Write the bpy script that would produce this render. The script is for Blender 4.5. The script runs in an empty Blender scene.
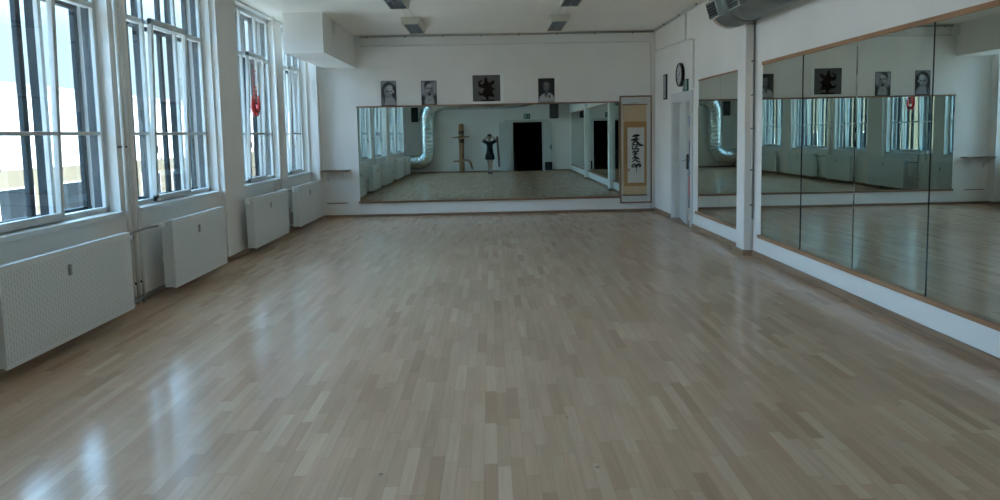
import bpy, bmesh, math, random
from mathutils import Vector, Matrix, Euler
PI = math.pi
SC = bpy.context.scene
COL = SC.collection
random.seed(7)

# ------------------------------------------------------------------ the room
D = 13.893            # back wall (Y)
H = 3.4545            # ceiling
XL = -3.43            # left wall, inner face
REAR = -1.8           # wall behind the photographer
XR0, SR = 3.171, 0.003   # right wall at the back wall, and its slight splay
def xr(y): return XR0 + SR * (D - y)

# ------------------------------------------------------------------ materials
MATS = {}
def newmat(name):
    m = bpy.data.materials.new(name); m.use_nodes = True
    nt = m.node_tree
    return m, nt, nt.nodes, nt.links, nt.nodes['Principled BSDF']
def mat(name, col, rough=0.6, metal=0.0, noise=0.0, nscale=6.0, bump=0.0, bscale=60.0, spec=0.5, coat=0.0):
    if name in MATS: return MATS[name]
    m, nt, N, L, p = newmat(name)
    p.inputs['Base Color'].default_value = (*col, 1)
    p.inputs['Roughness'].default_value = rough
    p.inputs['Metallic'].default_value = metal
    p.inputs['Specular IOR Level'].default_value = spec
    p.inputs['Coat Weight'].default_value = coat
    tc = N.new('ShaderNodeTexCoord')
    if noise:
        t = N.new('ShaderNodeTexNoise'); t.inputs['Scale'].default_value = nscale; t.inputs['Detail'].default_value = 5
        L.new(tc.outputs['Object'], t.inputs['Vector'])
        r = N.new('ShaderNodeMapRange'); r.inputs[1].default_value = .3; r.inputs[2].default_value = .7
        r.inputs[3].default_value = 1 - noise; r.inputs[4].default_value = 1 + noise
        L.new(t.outputs['Fac'], r.inputs[0])
        mx = N.new('ShaderNodeMix'); mx.data_type = 'RGBA'; mx.blend_type = 'MULTIPLY'; mx.inputs[0].default_value = 1
        mx.inputs[6].default_value = (*col, 1); L.new(r.outputs[0], mx.inputs[7])
        L.new(mx.outputs[2], p.inputs['Base Color'])
    if bump:
        t = N.new('ShaderNodeTexNoise'); t.inputs['Scale'].default_value = bscale; t.inputs['Detail'].default_value = 4
        L.new(tc.outputs['Object'], t.inputs['Vector'])
        b = N.new('ShaderNodeBump'); b.inputs['Strength'].default_value = bump; b.inputs['Distance'].default_value = .004
        L.new(t.outputs['Fac'], b.inputs['Height']); L.new(b.outputs[0], p.inputs['Normal'])
    MATS[name] = m
    return m

def wood(name, c1, c2, axis='X', rough=.5, scale=14):
    if name in MATS: return MATS[name]
    m, nt, N, L, p = newmat(name)
    tc = N.new('ShaderNodeTexCoord'); mp = N.new('ShaderNodeMapping')
    s = {'X': (.6, scale, scale), 'Y': (scale, .6, scale), 'Z': (scale, scale, .6)}[axis]
    mp.inputs['Scale'].default_value = s
    L.new(tc.outputs['Object'], mp.inputs[0])
    t = N.new('ShaderNodeTexNoise'); t.inputs['Scale'].default_value = 2.2; t.inputs['Detail'].default_value = 6
    L.new(mp.outputs[0], t.inputs['Vector'])
    r = N.new('ShaderNodeValToRGB'); r.color_ramp.elements[0].position = .3; r.color_ramp.elements[1].position = .7
    r.color_ramp.elements[0].color = (*c1, 1); r.color_ramp.elements[1].color = (*c2, 1)
    L.new(t.outputs['Fac'], r.inputs[0]); L.new(r.outputs[0], p.inputs['Base Color'])
    p.inputs['Roughness'].default_value = rough
    MATS[name] = m
    return m

def floor_material():
    m, nt, N, L, p = newmat('maple_parquet')
    def math_(op, a, b=None, c=None):
        n = N.new('ShaderNodeMath'); n.operation = op
        for i, v in enumerate((a, b, c)):
            if v is None: continue
            if isinstance(v, (int, float)): n.inputs[i].default_value = v
            else: L.new(v, n.inputs[i])
        return n.outputs[0]
    g = N.new('ShaderNodeNewGeometry'); sep = N.new('ShaderNodeSeparateXYZ'); L.new(g.outputs['Position'], sep.inputs[0])
    W, LEN = .063, .48
    u = math_('DIVIDE', sep.outputs[0], W); row = math_('FLOOR', u)
    wn = N.new('ShaderNodeTexWhiteNoise'); wn.noise_dimensions = '1D'; L.new(row, wn.inputs['W'])
    v0 = math_('DIVIDE', sep.outputs[1], LEN); v = math_('ADD', v0, math_('MULTIPLY', wn.outputs['Value'], 7.3)); idx = math_('FLOOR', v)
    cb = N.new('ShaderNodeCombineXYZ'); L.new(row, cb.inputs[0]); L.new(idx, cb.inputs[1])
    w2 = N.new('ShaderNodeTexWhiteNoise'); w2.noise_dimensions = '2D'; L.new(cb.outputs[0], w2.inputs['Vector'])
    ramp = N.new('ShaderNodeValToRGB'); cr = ramp.color_ramp
    cr.elements[0].position = 0; cr.elements[0].color = (0.471, 0.298, 0.193, 1)
    cr.elements[1].position = 1; cr.elements[1].color = (0.666, 0.467, 0.321, 1)
    for pos, c in ((.05, (0.510, 0.324, 0.214)), (.2, (0.545, 0.359, 0.240)), (.45, (0.571, 0.389, 0.257)), (.5, (0.592, 0.384, 0.261)), (.8, (0.605, 0.411, 0.283)), (.93, (0.632, 0.441, 0.299))):
        e = cr.elements.new(pos); e.color = (*c, 1)
    L.new(w2.outputs['Value'], ramp.inputs[0])
    # grain along each strip
    off = N.new('ShaderNodeCombineXYZ'); L.new(math_('MULTIPLY', sep.outputs[0], 38.0), off.inputs[0])
    L.new(math_('ADD', math_('MULTIPLY', sep.outputs[1], 2.2), math_('MULTIPLY', w2.outputs['Value'], 60)), off.inputs[1])
    L.new(math_('MULTIPLY', w2.outputs['Value'], 31), off.inputs[2])
    gn = N.new('ShaderNodeTexNoise'); gn.inputs['Scale'].default_value = 1; gn.inputs['Detail'].default_value = 5
    L.new(off.outputs[0], gn.inputs['Vector'])
    gr = N.new('ShaderNodeMapRange'); gr.inputs[1].default_value = .3; gr.inputs[2].default_value = .7; gr.inputs[3].default_value = .92; gr.inputs[4].default_value = 1.06
    L.new(gn.outputs['Fac'], gr.inputs[0])
    # small dark knots
    vo = N.new('ShaderNodeTexVoronoi'); vo.inputs['Scale'].default_value = 2.9; vo.inputs['Randomness'].default_value = 1
    L.new(g.outputs['Position'], vo.inputs['Vector'])
    kn = N.new('ShaderNodeMapRange'); kn.inputs[1].default_value = .012; kn.inputs[2].default_value = .045; kn.inputs[3].default_value = .45; kn.inputs[4].default_value = 1
    L.new(vo.outputs['Distance'], kn.inputs[0])
    # joints
    fu = math_('FRACT', u); fv = math_('FRACT', v)
    eu = math_('MINIMUM', fu, math_('SUBTRACT', 1.0, fu)); ev = math_('MINIMUM', fv, math_('SUBTRACT', 1.0, fv))
    ju = N.new('ShaderNodeMapRange'); ju.inputs[1].default_value = .008; ju.inputs[2].default_value = .03; ju.inputs[3].default_value = .8; ju.inputs[4].default_value = 1; L.new(eu, ju.inputs[0])
    jv = N.new('ShaderNodeMapRange'); jv.inputs[1].default_value = .0015; jv.inputs[2].default_value = .005; jv.inputs[3].default_value = .75; jv.inputs[4].default_value = 1; L.new(ev, jv.inputs[0])
    # worn, slightly darker patches on a large scale
    big = N.new('ShaderNodeTexNoise'); big.inputs['Scale'].default_value = .8; big.inputs['Detail'].default_value = 3; L.new(g.outputs['Position'], big.inputs['Vector'])
    bg = N.new('ShaderNodeMapRange'); bg.inputs[1].default_value = .3; bg.inputs[2].default_value = .7; bg.inputs[3].default_value = .93; bg.inputs[4].default_value = 1.04; L.new(big.outputs['Fac'], bg.inputs[0])
    k = math_('MULTIPLY', math_('MULTIPLY', math_('MULTIPLY', gr.outputs[0], kn.outputs[0]), math_('MULTIPLY', ju.outputs[0], jv.outputs[0])), bg.outputs[0])
    mx = N.new('ShaderNodeMix'); mx.data_type = 'RGBA'; mx.blend_type = 'MULTIPLY'; mx.inputs[0].default_value = 1
    L.new(ramp.outputs[0], mx.inputs[6]); L.new(k, mx.inputs[7]); L.new(mx.outputs[2], p.inputs['Base Color'])
    # worn satin varnish: Fresnel gloss that levels off at grazing angles
    p.inputs['Roughness'].default_value = .6; p.inputs['Specular IOR Level'].default_value = 0
    gl = N.new('ShaderNodeBsdfGlossy'); gl.inputs['Roughness'].default_value = .155
    fr = N.new('ShaderNodeFresnel'); fr.inputs[0].default_value = 1.5
    ms = N.new('ShaderNodeMixShader'); L.new(math_('MINIMUM', fr.outputs[0], .46), ms.inputs[0]); L.new(p.outputs[0], ms.inputs[1]); L.new(gl.outputs[0], ms.inputs[2])
    out = [n for n in N if n.type == 'OUTPUT_MATERIAL'][0]; L.new(ms.outputs[0], out.inputs[0])
    return m

def mirror_material(name, col):
    m, nt, N, L, p = newmat(name)
    p.inputs['Base Color'].default_value = (*col, 1); p.inputs['Metallic'].default_value = 1; p.inputs['Roughness'].default_value = 0.0
    p.inputs['Specular IOR Level'].default_value = .5
    return m
def glass_material():
    m, nt, N, L, p = newmat('window_glass')
    N.remove(p); out = [n for n in N if n.type == 'OUTPUT_MATERIAL'][0]
    t = N.new('ShaderNodeBsdfTransparent'); t.inputs[0].default_value = (.985, .992, .994, 1)
    g = N.new('ShaderNodeBsdfGlossy'); g.inputs['Roughness'].default_value = 0.0; g.inputs[0].default_value = (1, 1, 1, 1)
    f = N.new('ShaderNodeFresnel'); ge = N.new('ShaderNodeNewGeometry')      # both faces of the thin pane reflect alike
    io = N.new('ShaderNodeMapRange'); io.inputs[3].default_value = 1.45; io.inputs[4].default_value = 1 / 1.45
    L.new(ge.outputs['Backfacing'], io.inputs[0]); L.new(io.outputs[0], f.inputs[0])
    mx = N.new('ShaderNodeMixShader'); L.new(f.outputs[0], mx.inputs[0]); L.new(t.outputs[0], mx.inputs[1]); L.new(g.outputs[0], mx.inputs[2])
    L.new(mx.outputs[0], out.inputs[0])
    return m
def radiator_material():
    m, nt, N, L, p = newmat('radiator_perforated')
    tc = N.new('ShaderNodeTexCoord'); sep = N.new('ShaderNodeSeparateXYZ'); L.new(tc.outputs['Object'], sep.inputs[0])
    def math_(op, a, b=None):
        n = N.new('ShaderNodeMath'); n.operation = op
        for i, v in enumerate((a, b)):
            if v is None: continue
            if isinstance(v, (int, float)): n.inputs[i].default_value = v
            else: L.new(v, n.inputs[i])
        return n.outputs[0]
    y = math_('FRACT', math_('DIVIDE', sep.outputs[1], .030)); zr = math_('DIVIDE', sep.outputs[2], .045)
    col = math_('FLOOR', math_('DIVIDE', sep.outputs[1], .030))
    z = math_('FRACT', math_('ADD', zr, math_('MULTIPLY', col, .5)))
    a = math_('LESS_THAN', math_('ABSOLUTE', math_('SUBTRACT', y, .5)), .17)
    b = math_('LESS_THAN', math_('ABSOLUTE', math_('SUBTRACT', z, .5)), .36)
    k = math_('MULTIPLY', a, b)
    inz = math_('MULTIPLY', math_('LESS_THAN', sep.outputs[2], .725), math_('GREATER_THAN', sep.outputs[2], .12))
    k = math_('MULTIPLY', k, inz)
    mx = N.new('ShaderNodeMix'); mx.data_type = 'RGBA'; L.new(k, mx.inputs[0])
    mx.inputs[6].default_value = (.75, .78, .77, 1); mx.inputs[7].default_value = (.57, .61, .61, 1)
    L.new(mx.outputs[2], p.inputs['Base Color'])
    bp = N.new('ShaderNodeBump'); bp.invert = True; bp.inputs['Strength'].default_value = .5; bp.inputs['Distance'].default_value = .004
    L.new(k, bp.inputs['Height']); L.new(bp.outputs[0], p.inputs['Normal'])
    p.inputs['Roughness'].default_value = .45
    return m

M_WALL = mat('white_wall_paint', (.85, .825, .785), .75, noise=.03, nscale=1.3, bump=.15, bscale=90)
M_CEIL = mat('ceiling_paint', (.93, .88, .80), .85, noise=.03, nscale=.8, bump=.2, bscale=40)
M_TRIMW = mat('white_gloss_paint', (.74, .75, .73), .35, noise=.03, nscale=4)
M_FRAME = mat('grey_white_window_paint', (.60, .61, .59), .35, noise=.04, nscale=5)
M_FRAME_OUT = mat('dark_outer_window_paint', (.020, .030, .037), .6, noise=.1, spec=.2, nscale=5)
M_RAD = radiator_material()
M_RADW = mat('radiator_enamel', (.72, .74, .72), .4, noise=.02)
M_PIPE = mat('pipe_paint', (.72, .70, .66), .4, noise=.05, nscale=9)
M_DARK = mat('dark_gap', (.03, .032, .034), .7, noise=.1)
M_BLACK = mat('black_plastic', (.014, .014, .015), .45, noise=.1)
M_VALVE = mat('dull_metal_valve', (.25, .25, .25), .35, .8, noise=.1)
M_CHROME = mat('chrome', (.7, .7, .7), .18, 1.0, noise=.02)
M_FLOOR = floor_material()
M_RAIL = wood('brown_wood_rail', (.30, .14, .07), (.46, .25, .13), 'Y', .5)
M_RAILX = wood('brown_wood_rail_back', (.20, .10, .06), (.32, .18, .10), 'X', .5)
M_BASE = wood('brown_wood_baseboard', (.24, .14, .085), (.38, .24, .15), 'Y', .55)
M_BASEX = wood('brown_wood_baseboard_back', (.22, .13, .08), (.34, .21, .13), 'X', .55)
M_SCROLLFRAME = wood('dark_wood_frame', (.20, .11, .065), (.30, .18, .10), 'Z', .45)
M_DUMMY = wood('training_post_wood', (.26, .125, .055), (.42, .225, .11), 'Z', .5, 9)
M_PLANK = wood('old_board_wood', (.12, .08, .06), (.2, .14, .11), 'Z', .6, 9)
M_SHELF = wood('shelf_wood', (.20, .12, .075), (.32, .2, .13), 'X', .55)
M_MIR_R = mirror_material('silvered_glass_side', (.70, .765, .72))
M_MIR_B = mirror_material('silvered_glass_back', (.56, .68, .66))
M_GLASS = glass_material()
M_DUCT = mat('galvanised_steel', (.68, .73, .72), .27, .92, noise=.12, nscale=7, bump=.15, bscale=20)
M_DUCT_DARK = mat('dull_galvanised_steel', (.36, .40, .395), .42, .85, noise=.15, nscale=7, bump=.15, bscale=20)
M_CONCR = mat('pale_render', (.86, .85, .82), .85, noise=.05, nscale=.4)
M_BEIGE = mat('beige_render', (.165, .135, .085), .85, noise=.06, nscale=.4)
M_BLUEGREY = mat('blue_grey_glazing', (.012, .018, .022), .25, noise=.2, spec=.15, nscale=1)
M_ASPH = mat('grey_asphalt', (.45, .42, .37), .9, noise=.15, nscale=.6)
M_ROOFG = mat('grey_roof_felt', (.42, .43, .44), .9, noise=.1, nscale=.5)
M_LOUV = mat('grey_louvre', (.30, .33, .34), .35, .4, noise=.08, nscale=20)
M_LAMPH = mat('cream_lamp_housing', (.62, .59, .50), .5, noise=.04)

# ------------------------------------------------------------------ mesh helper
class MB:
    def __init__(s): s.bm = bmesh.new(); s.mi = 0
    def _mark(s, faces):
        for f in faces: f.material_index = s.mi
    def box(s, x0, x1, y0, y1, z0, z1, bevel=0.0, M=None):
        r = bmesh.ops.create_cube(s.bm, size=1)
        vs = r['verts']
        for v in vs:
            v.co = Vector(((x0 + x1) / 2 + v.co.x * abs(x1 - x0), (y0 + y1) / 2 + v.co.y * abs(y1 - y0), (z0 + z1) / 2 + v.co.z * abs(z1 - z0)))
        fs = list({f for v in vs for f in v.link_faces}); s._mark(fs)
        if bevel > 0:
            es = list({e for v in vs for e in v.link_edges})
            b = bmesh.ops.bevel(s.bm, geom=es, offset=bevel, segments=2, affect='EDGES', profile=.6)
            s._mark(b['faces']); vs = list({v for f in b['faces'] for v in f.verts} | {v for v in vs if v.is_valid})
        if M is not None:
            for v in vs: v.co = M @ v.co
        return vs
    def tube(s, pts, r, n=12, cap=True, radii=None, smooth=True):
        pts = [Vector(p) for p in pts]
        rings = []; up = None
        for i, p in enumerate(pts):
            if i == 0: t = pts[1] - pts[0]
            elif i == len(pts) - 1: t = pts[-1] - pts[-2]
            else: t = (pts[i + 1] - p).normalized() + (p - pts[i - 1]).normalized()
            t.normalize()
            if up is None:
                a = Vector((0, 0, 1)) if abs(t.z) < .9 else Vector((1, 0, 0))
                up = (a - t * a.dot(t)).normalized()
            else:
                up = (up - t * up.dot(t)).normalized()
            side = t.cross(up); rr = radii[i] if radii else r
            rings.append([s.bm.verts.new(p + (up * math.cos(2 * PI * k / n) + side * math.sin(2 * PI * k / n)) * rr) for k in range(n)])
        fs = []
        for a, b in zip(rings, rings[1:]):
            for k in range(n):
                fs.append(s.bm.faces.new((a[k], a[(k + 1) % n], b[(k + 1) % n], b[k])))
        for f in fs: f.smooth = smooth
        if cap:
            fs.append(s.bm.faces.new(rings[0][::-1])); fs.append(s.bm.faces.new(rings[-1]))
        s._mark(fs)
        return rings
    def lathe(s, prof, n=24, origin=(0, 0, 0), axis='Z', smooth=True, ring=False):
        o = Vector(origin); rings = []
        def P(r, h, a):
            c, d = r * math.cos(a), r * math.sin(a)
            return o + {'Z': Vector((c, d, h)), 'X': Vector((h, c, d)), 'Y': Vector((d, h, c))}[axis]
        if ring: prof = list(prof) + [prof[0]]
        for r, h in prof: rings.append([s.bm.verts.new(P(max(r, 1e-5), h, 2 * PI * k / n)) for k in range(n)])
        fs = []
        for a, b in zip(rings, rings[1:]):
            for k in range(n): fs.append(s.bm.faces.new((a[k], a[(k + 1) % n], b[(k + 1) % n], b[k])))
        for f in fs: f.smooth = smooth
        if not ring: fs.append(s.bm.faces.new(rings[0][::-1])); fs.append(s.bm.faces.new(rings[-1]))
        s._mark(fs)
    def prism(s, poly, off, normal):
        """flat polygon (list of 3-D points) thickened along normal*off"""
        nv = Vector(normal) * off
        a = [s.bm.verts.new(Vector(p)) for p in poly]; b = [s.bm.verts.new(Vector(p) + nv) for p in poly]
        n = len(a); fs = [s.bm.faces.new(a[::-1]), s.bm.faces.new(b)]
        for k in range(n): fs.append(s.bm.faces.new((a[k], a[(k + 1) % n], b[(k + 1) % n], b[k])))
        s._mark(fs)
    def ellipsoid(s, c, r, seg=20, rings=12, rot=None, smooth=True):
        res = bmesh.ops.create_uvsphere(s.bm, u_segments=seg, v_segments=rings, radius=1)
        for v in res['verts']:
            q = Vector((v.co.x * r[0], v.co.y * r[1], v.co.z * r[2]))
            if rot: q = rot @ q
            v.co = q + Vector(c)
        fs = list({f for v in res['verts'] for f in v.link_faces})
        for f in fs: f.smooth = smooth
        s._mark(fs)
        return res['verts']
    def build(s, name, mats, parent=None):
        bmesh.ops.recalc_face_normals(s.bm, faces=s.bm.faces[:])
        me = bpy.data.meshes.new(name); s.bm.to_mesh(me); s.bm.free()
        for m in (mats if isinstance(mats, (list, tuple)) else [mats]): me.materials.append(m)
        o = bpy.data.objects.new(name, me); COL.objects.link(o)
        if parent is not None: o.parent = parent
        return o

def tag(o, label=None, cat=None, group=None, kind=None):
    if label: o['label'] = label
    if cat: o['category'] = cat
    if group: o['group'] = group
    if kind: o['kind'] = kind
    return o
def empty(name, loc=(0, 0, 0), rz=0.0, label=None, cat=None, group=None, kind=None):
    o = bpy.data.objects.new(name, None); COL.objects.link(o)
    o.location = loc; o.rotation_euler = (0, 0, rz); o.empty_display_size = .1
    return tag(o, label, cat, group, kind)
def struct(o, label, cat): return tag(o, label, cat, kind='structure')
def copy_tree(o, parent=None):
    c = o.copy(); COL.objects.link(c)
    if parent is not None: c.parent = parent
    for ch in list(o.children): copy_tree(ch, c)
    return c
def boxobj(name, m, *a, parent=None, bevel=0.0):
    b = MB(); b.box(*a, bevel=bevel); return b.build(name, m, parent)
def rightwall(name, y, **k):
    """an Empty on the right wall: local -X points into the room, local Y runs along the wall"""
    return empty(name, (xr(y), y, 0), SR, **k)

# ------------------------------------------------------------------ shell
b = MB(); b.box(-3.8, 3.6, -5.2, D + .3, -.3, 0)
struct(b.build('floor', M_FLOOR), 'pale maple strip floor running the length of the hall', 'floor')
b = MB(); b.box(-3.8, 3.6, REAR - .3, D + .3, H, H + .3)
struct(b.build('ceiling', M_CEIL), 'off white plastered ceiling of the hall', 'ceiling')
b = MB(); b.box(-3.8, 3.6, D, D + .3, -.3, H + .3)
struct(b.build('wall_back', M_WALL), 'white end wall carrying the wide mirror and portraits', 'wall')

WINS = [(1.6, 3.6), (4.40, 6.66), (7.0, 9.07), (9.9, 11.77), (12.17, 13.66)]
WZ0, WZ1 = .895, H - .03
b = MB()
WX = XL - .34
cuts = [REAR - .3] + [v for w in WINS for v in w] + [D + .3]
# one more window far behind the photographer
WINS0 = [(-.75, 1.25)] + WINS
cuts = [REAR - .3] + [v for w in WINS0 for v in w] + [D]
for i in range(0, len(cuts), 2): b.box(WX, XL, cuts[i], cuts[i + 1], -.3, H + .2)
for y0, y1 in WINS0:
    b.box(WX, XL, y0, y1, -.3, WZ0); b.box(WX, XL, y0, y1, WZ1, H + .2)
for y0, y1 in ((9.10, 9.82), (3.64, 4.36)): b.box(XL, XL + .07, y0, y1, 0, H)
b.box(XL, -3.245, 13.70, D, 0, H)                       # corner pier at the back
struct(b.build('wall_left', M_WALL), 'white window wall with piers along the left side', 'wall')

DY0, DY1, DZ = 11.42, 12.50, 2.03                       # door in the right wall
def rw_box(b, x0, x1, y0, y1, z0, z1):
    """box in the right wall's own frame (origin at back corner, y in world metres)"""
    b.box(x0, x1, y0 - D, y1 - D, z0, z1)
b = MB()
rw_box(b, 0, .14, REAR - .3, DY0, -.3, H + .2); rw_box(b, 0, .14, DY1, D + .3, -.3, H + .2); rw_box(b, 0, .14, DY0, DY1, DZ, H + .2)
rw_box(b, 0, .14, DY0, DY1, -.3, 0)
for y0, y1 in ((8.74, 9.01), (3.80, 4.07)): rw_box(b, -.10, 0, y0, y1, 0, 2.82)
w = b.build('wall_right', M_WALL); w.location = (XR0, D, 0); w.rotation_euler.z = SR
struct(w, 'white wall on the right with flat piers between mirrors', 'wall')

RD0, RD1, RDZ = .90, 2.14, 2.0                           # doorway behind the photographer
b = MB(); b.box(-3.8, RD0, REAR - .3, REAR, -.3, H + .2); b.box(RD1, 3.6, REAR - .3, REAR, -.3, H + .2); b.box(RD0, RD1, REAR - .3, REAR, RDZ, H + .2)
struct(b.build('wall_rear', M_WALL), 'white wall behind the photographer, seen only in the mirrors', 'wall')
M_HALL = mat('unlit_hall_black', (.008, .008, .009), .9, noise=.1)  # near-black colour stands in for the hallway's lack of light
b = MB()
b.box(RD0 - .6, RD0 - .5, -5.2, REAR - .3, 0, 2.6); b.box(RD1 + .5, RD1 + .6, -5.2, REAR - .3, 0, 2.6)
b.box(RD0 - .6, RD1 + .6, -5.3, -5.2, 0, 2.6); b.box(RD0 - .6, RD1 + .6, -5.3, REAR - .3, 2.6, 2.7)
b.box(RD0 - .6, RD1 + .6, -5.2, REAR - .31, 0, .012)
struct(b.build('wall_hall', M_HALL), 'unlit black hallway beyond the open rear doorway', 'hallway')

# bulkhead boxed under the ceiling at the far left
b = MB(); b.box(-3.14, -2.535, 11.25, D, 2.847, H)
bh = struct(b.build('trim_1', M_WALL), 'boxed white bulkhead under the ceiling at far left', 'bulkhead')
b = MB(); b.tube([(-2.52, 12.0, 3.22), (-2.52, 12.0, 3.43)], .018, 8); b.build('pipe_stub', M_PIPE, bh)

# baseboards
b = MB(); b.box(-3.245, XR0, D - .02, D, 0, .045, .004)
struct(b.build('baseboard_back', M_BASEX), 'low brown wooden baseboard along the end wall', 'baseboard')
b = MB()
for y0, y1 in ((REAR, 3.62), (4.38, 9.08), (9.84, 13.68)): b.box(XL, XL + .022, y0, y1, 0, .06, .004)
for y0, y1 in ((3.62, 4.38), (9.08, 9.84)): b.box(XL, XL + .092, y0, y1, 0, .06, .004)
b.box(XL, -3.225, 13.68, D - .02, 0, .05, .004)
struct(b.build('baseboard_left', M_BASE), 'brown wooden baseboard under the radiators', 'baseboard')
b = MB()
for y0, y1 in ((REAR, 3.78), (4.09, 8.72), (9.03, 11.30), (12.62, D - .03)): rw_box(b, -.025, 0, y0, y1, 0, .065)
for y0, y1 in ((3.74, 4.13), (8.68, 9.07)): rw_box(b, -.135, 0, y0, y1, 0, .06)
w = b.build('baseboard_right', M_BASE); w.location = (XR0, D, 0); w.rotation_euler.z = SR
struct(w, 'brown wooden baseboard along the mirrored right wall', 'baseboard')
b = MB(); b.box(XL + .03, RD0 - .12, REAR, REAR + .02, 0, .05); b.box(RD1 + .12, xr(REAR) - .03, REAR, REAR + .02, 0, .05)
struct(b.build('baseboard_rear', M_BASEX), 'brown baseboard along the rear wall', 'baseboard')

# ------------------------------------------------------------------ windows
XI, XO = XL - .13, XL - .29          # inner and outer glazing planes
TR, BAR = 2.765, 1.625
def bar_y(b, x, d, y0, y1, z, h, bev=.004): b.box(x - d / 2, x + d / 2, y0, y1, z - h / 2, z + h / 2, bev)
def bar_z(b, x, d, y, w, z0, z1, bev=.004): b.box(x - d / 2, x + d / 2, y - w / 2, y + w / 2, z0, z1, bev)
def window(n, y0, y1, ma, mb, label):
    b = MB(); z0, z1 = WZ0, WZ1; f = .055
    b.box(XI - .006, XI + .03, y0, y0 + f, z0, z1, .005); b.box(XI - .006, XI + .03, y1 - f, y1, z0, z1, .005)
    b.box(XI - .04, XI + .03, y0, y1, z0, z0 + .06, .005); b.box(XI - .04, XI + .03, y0, y1, z1 - f, z1, .005)
    root = struct(b.build('window_%d' % n, M_FRAME), label, 'window')
    for m_ in (ma, mb):
        b = MB(); bar_z(b, XI + .012, .036, m_, .045, z0 + .05, z1 - .04); b.build('mullion', M_FRAME, root)
    b = MB()                                             # near-black outer half of the posts, darker than their fronts
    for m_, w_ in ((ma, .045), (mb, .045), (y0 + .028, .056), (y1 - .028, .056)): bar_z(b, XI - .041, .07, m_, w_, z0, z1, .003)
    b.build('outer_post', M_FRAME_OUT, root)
    b = MB(); bar_y(b, XI - .005, .07, y0 + .03, y1 - .03, TR, .05); b.build('transom', M_FRAME, root)
    b = MB(); bar_y(b, XI, .045, y0 + .03, ma - .02, BAR, .03); bar_y(b, XI, .045, mb + .02, y1 - .03, BAR, .03)
    b.build('glazing_bar', M_FRAME, root)
    # tilted inner sash between the two mullions
    sash = MB(); s0, s1 = ma - .045, mb + .045; zb, zt = z0 + .03, TR + .03; t = .045
    M = Matrix.Translation((XI + .035, 0, zb)) @ Matrix.Rotation(math.radians(1.7), 4, 'Y') @ Matrix.Translation((0, 0, -zb))
    for a in ((s0, s0 + t, zb, zt), (s1 - t, s1, zb, zt)): sash.box(0, .045, a[0], a[1], a[2], a[3], .005, M)
    sash.box(0, .045, s0, s1, zb, zb + .06, .005, M); sash.box(0, .045, s0, s1, zt - .065, zt, .005, M)
    sash.box(.01, .04, s0 + t, s1 - t, BAR - .015, BAR + .015, .003, M)
    so = sash.build('sash', M_FRAME, root)
    h = MB(); h.box(.045, .06, s0 + .012, s0 + .034, 1.42, 1.50, .004, M); h.tube([M @ Vector((.06, s0 + .023, 1.46)), M @ Vector((.085, s0 + .023, 1.46)), M @ Vector((.088, s0 + .025, 1.36))], .008, 8)
    h.build('sash_handle', M_CHROME, so)
    p = MB(); p.box(.018, .022, s0 + t - .01, s1 - t + .01, zb + .05, zt - .055, 0, M); p.build('sash_pane', M_GLASS, so)
    # fixed panes of the inner layer
    for a in ((y0 + f - .01, ma - .015, z0 + .05, TR - .02), (mb + .015, y1 - f + .01, z0 + .05, TR - .02), (y0 + f - .01, ma - .015, TR + .02, z1 - f + .01),
              (ma + .015, mb - .015, TR + .02, z1 - f + .01), (mb + .015, y1 - f + .01, TR + .02, z1 - f + .01)):
        p = MB(); p.box(XI - .002, XI + .002, *a); p.build('pane', M_GLASS, root)
    # outer layer of the box window
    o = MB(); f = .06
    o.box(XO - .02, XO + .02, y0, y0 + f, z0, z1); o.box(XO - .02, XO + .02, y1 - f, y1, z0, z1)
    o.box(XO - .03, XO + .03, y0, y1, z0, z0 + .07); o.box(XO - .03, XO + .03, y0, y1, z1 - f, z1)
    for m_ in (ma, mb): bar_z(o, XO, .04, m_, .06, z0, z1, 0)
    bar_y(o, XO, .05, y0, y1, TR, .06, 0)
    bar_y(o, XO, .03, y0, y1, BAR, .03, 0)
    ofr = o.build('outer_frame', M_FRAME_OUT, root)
    for a in ((y0 + f - .01, ma - .03), (ma + .03, mb - .03), (mb + .03, y1 - f + .01)):
        p = MB(); p.box(XO - .002, XO + .002, a[0], a[1], z0 + .06, z1 - f + .01); p.build('outer_pane', M_GLASS, ofr)
    s = MB(); s.box(XI + .02, XL + .03, y0 - (.03 if n not in (4,) else 0), y1 + .02, WZ0 - .035, WZ0 + .012, .006)
    s.build('window_sill', M_TRIMW, root)
    return root
LBL = ['tall box window nearest the rear wall, seen in mirrors', 'second tall box window from the rear, seen in mirrors',
       'tall box window nearest the camera, above the largest radiator', 'tall box window just before the wide pier, sky and white wall outside',
       'tall box window just beyond the wide pier, red ornament hanging inside', 'narrower tall box window under the bulkhead beside the far corner']
MUL = [(-.12, .62), (2.23, 2.97), (5.08, 5.83), (7.55, 8.32), (10.5, 11.16), (12.68, 13.2)]
for i, ((y0, y1), (ma, mb)) in enumerate(zip(WINS0, MUL)): window(i + 1, y0, y1, ma, mb, LBL[i])

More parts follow.
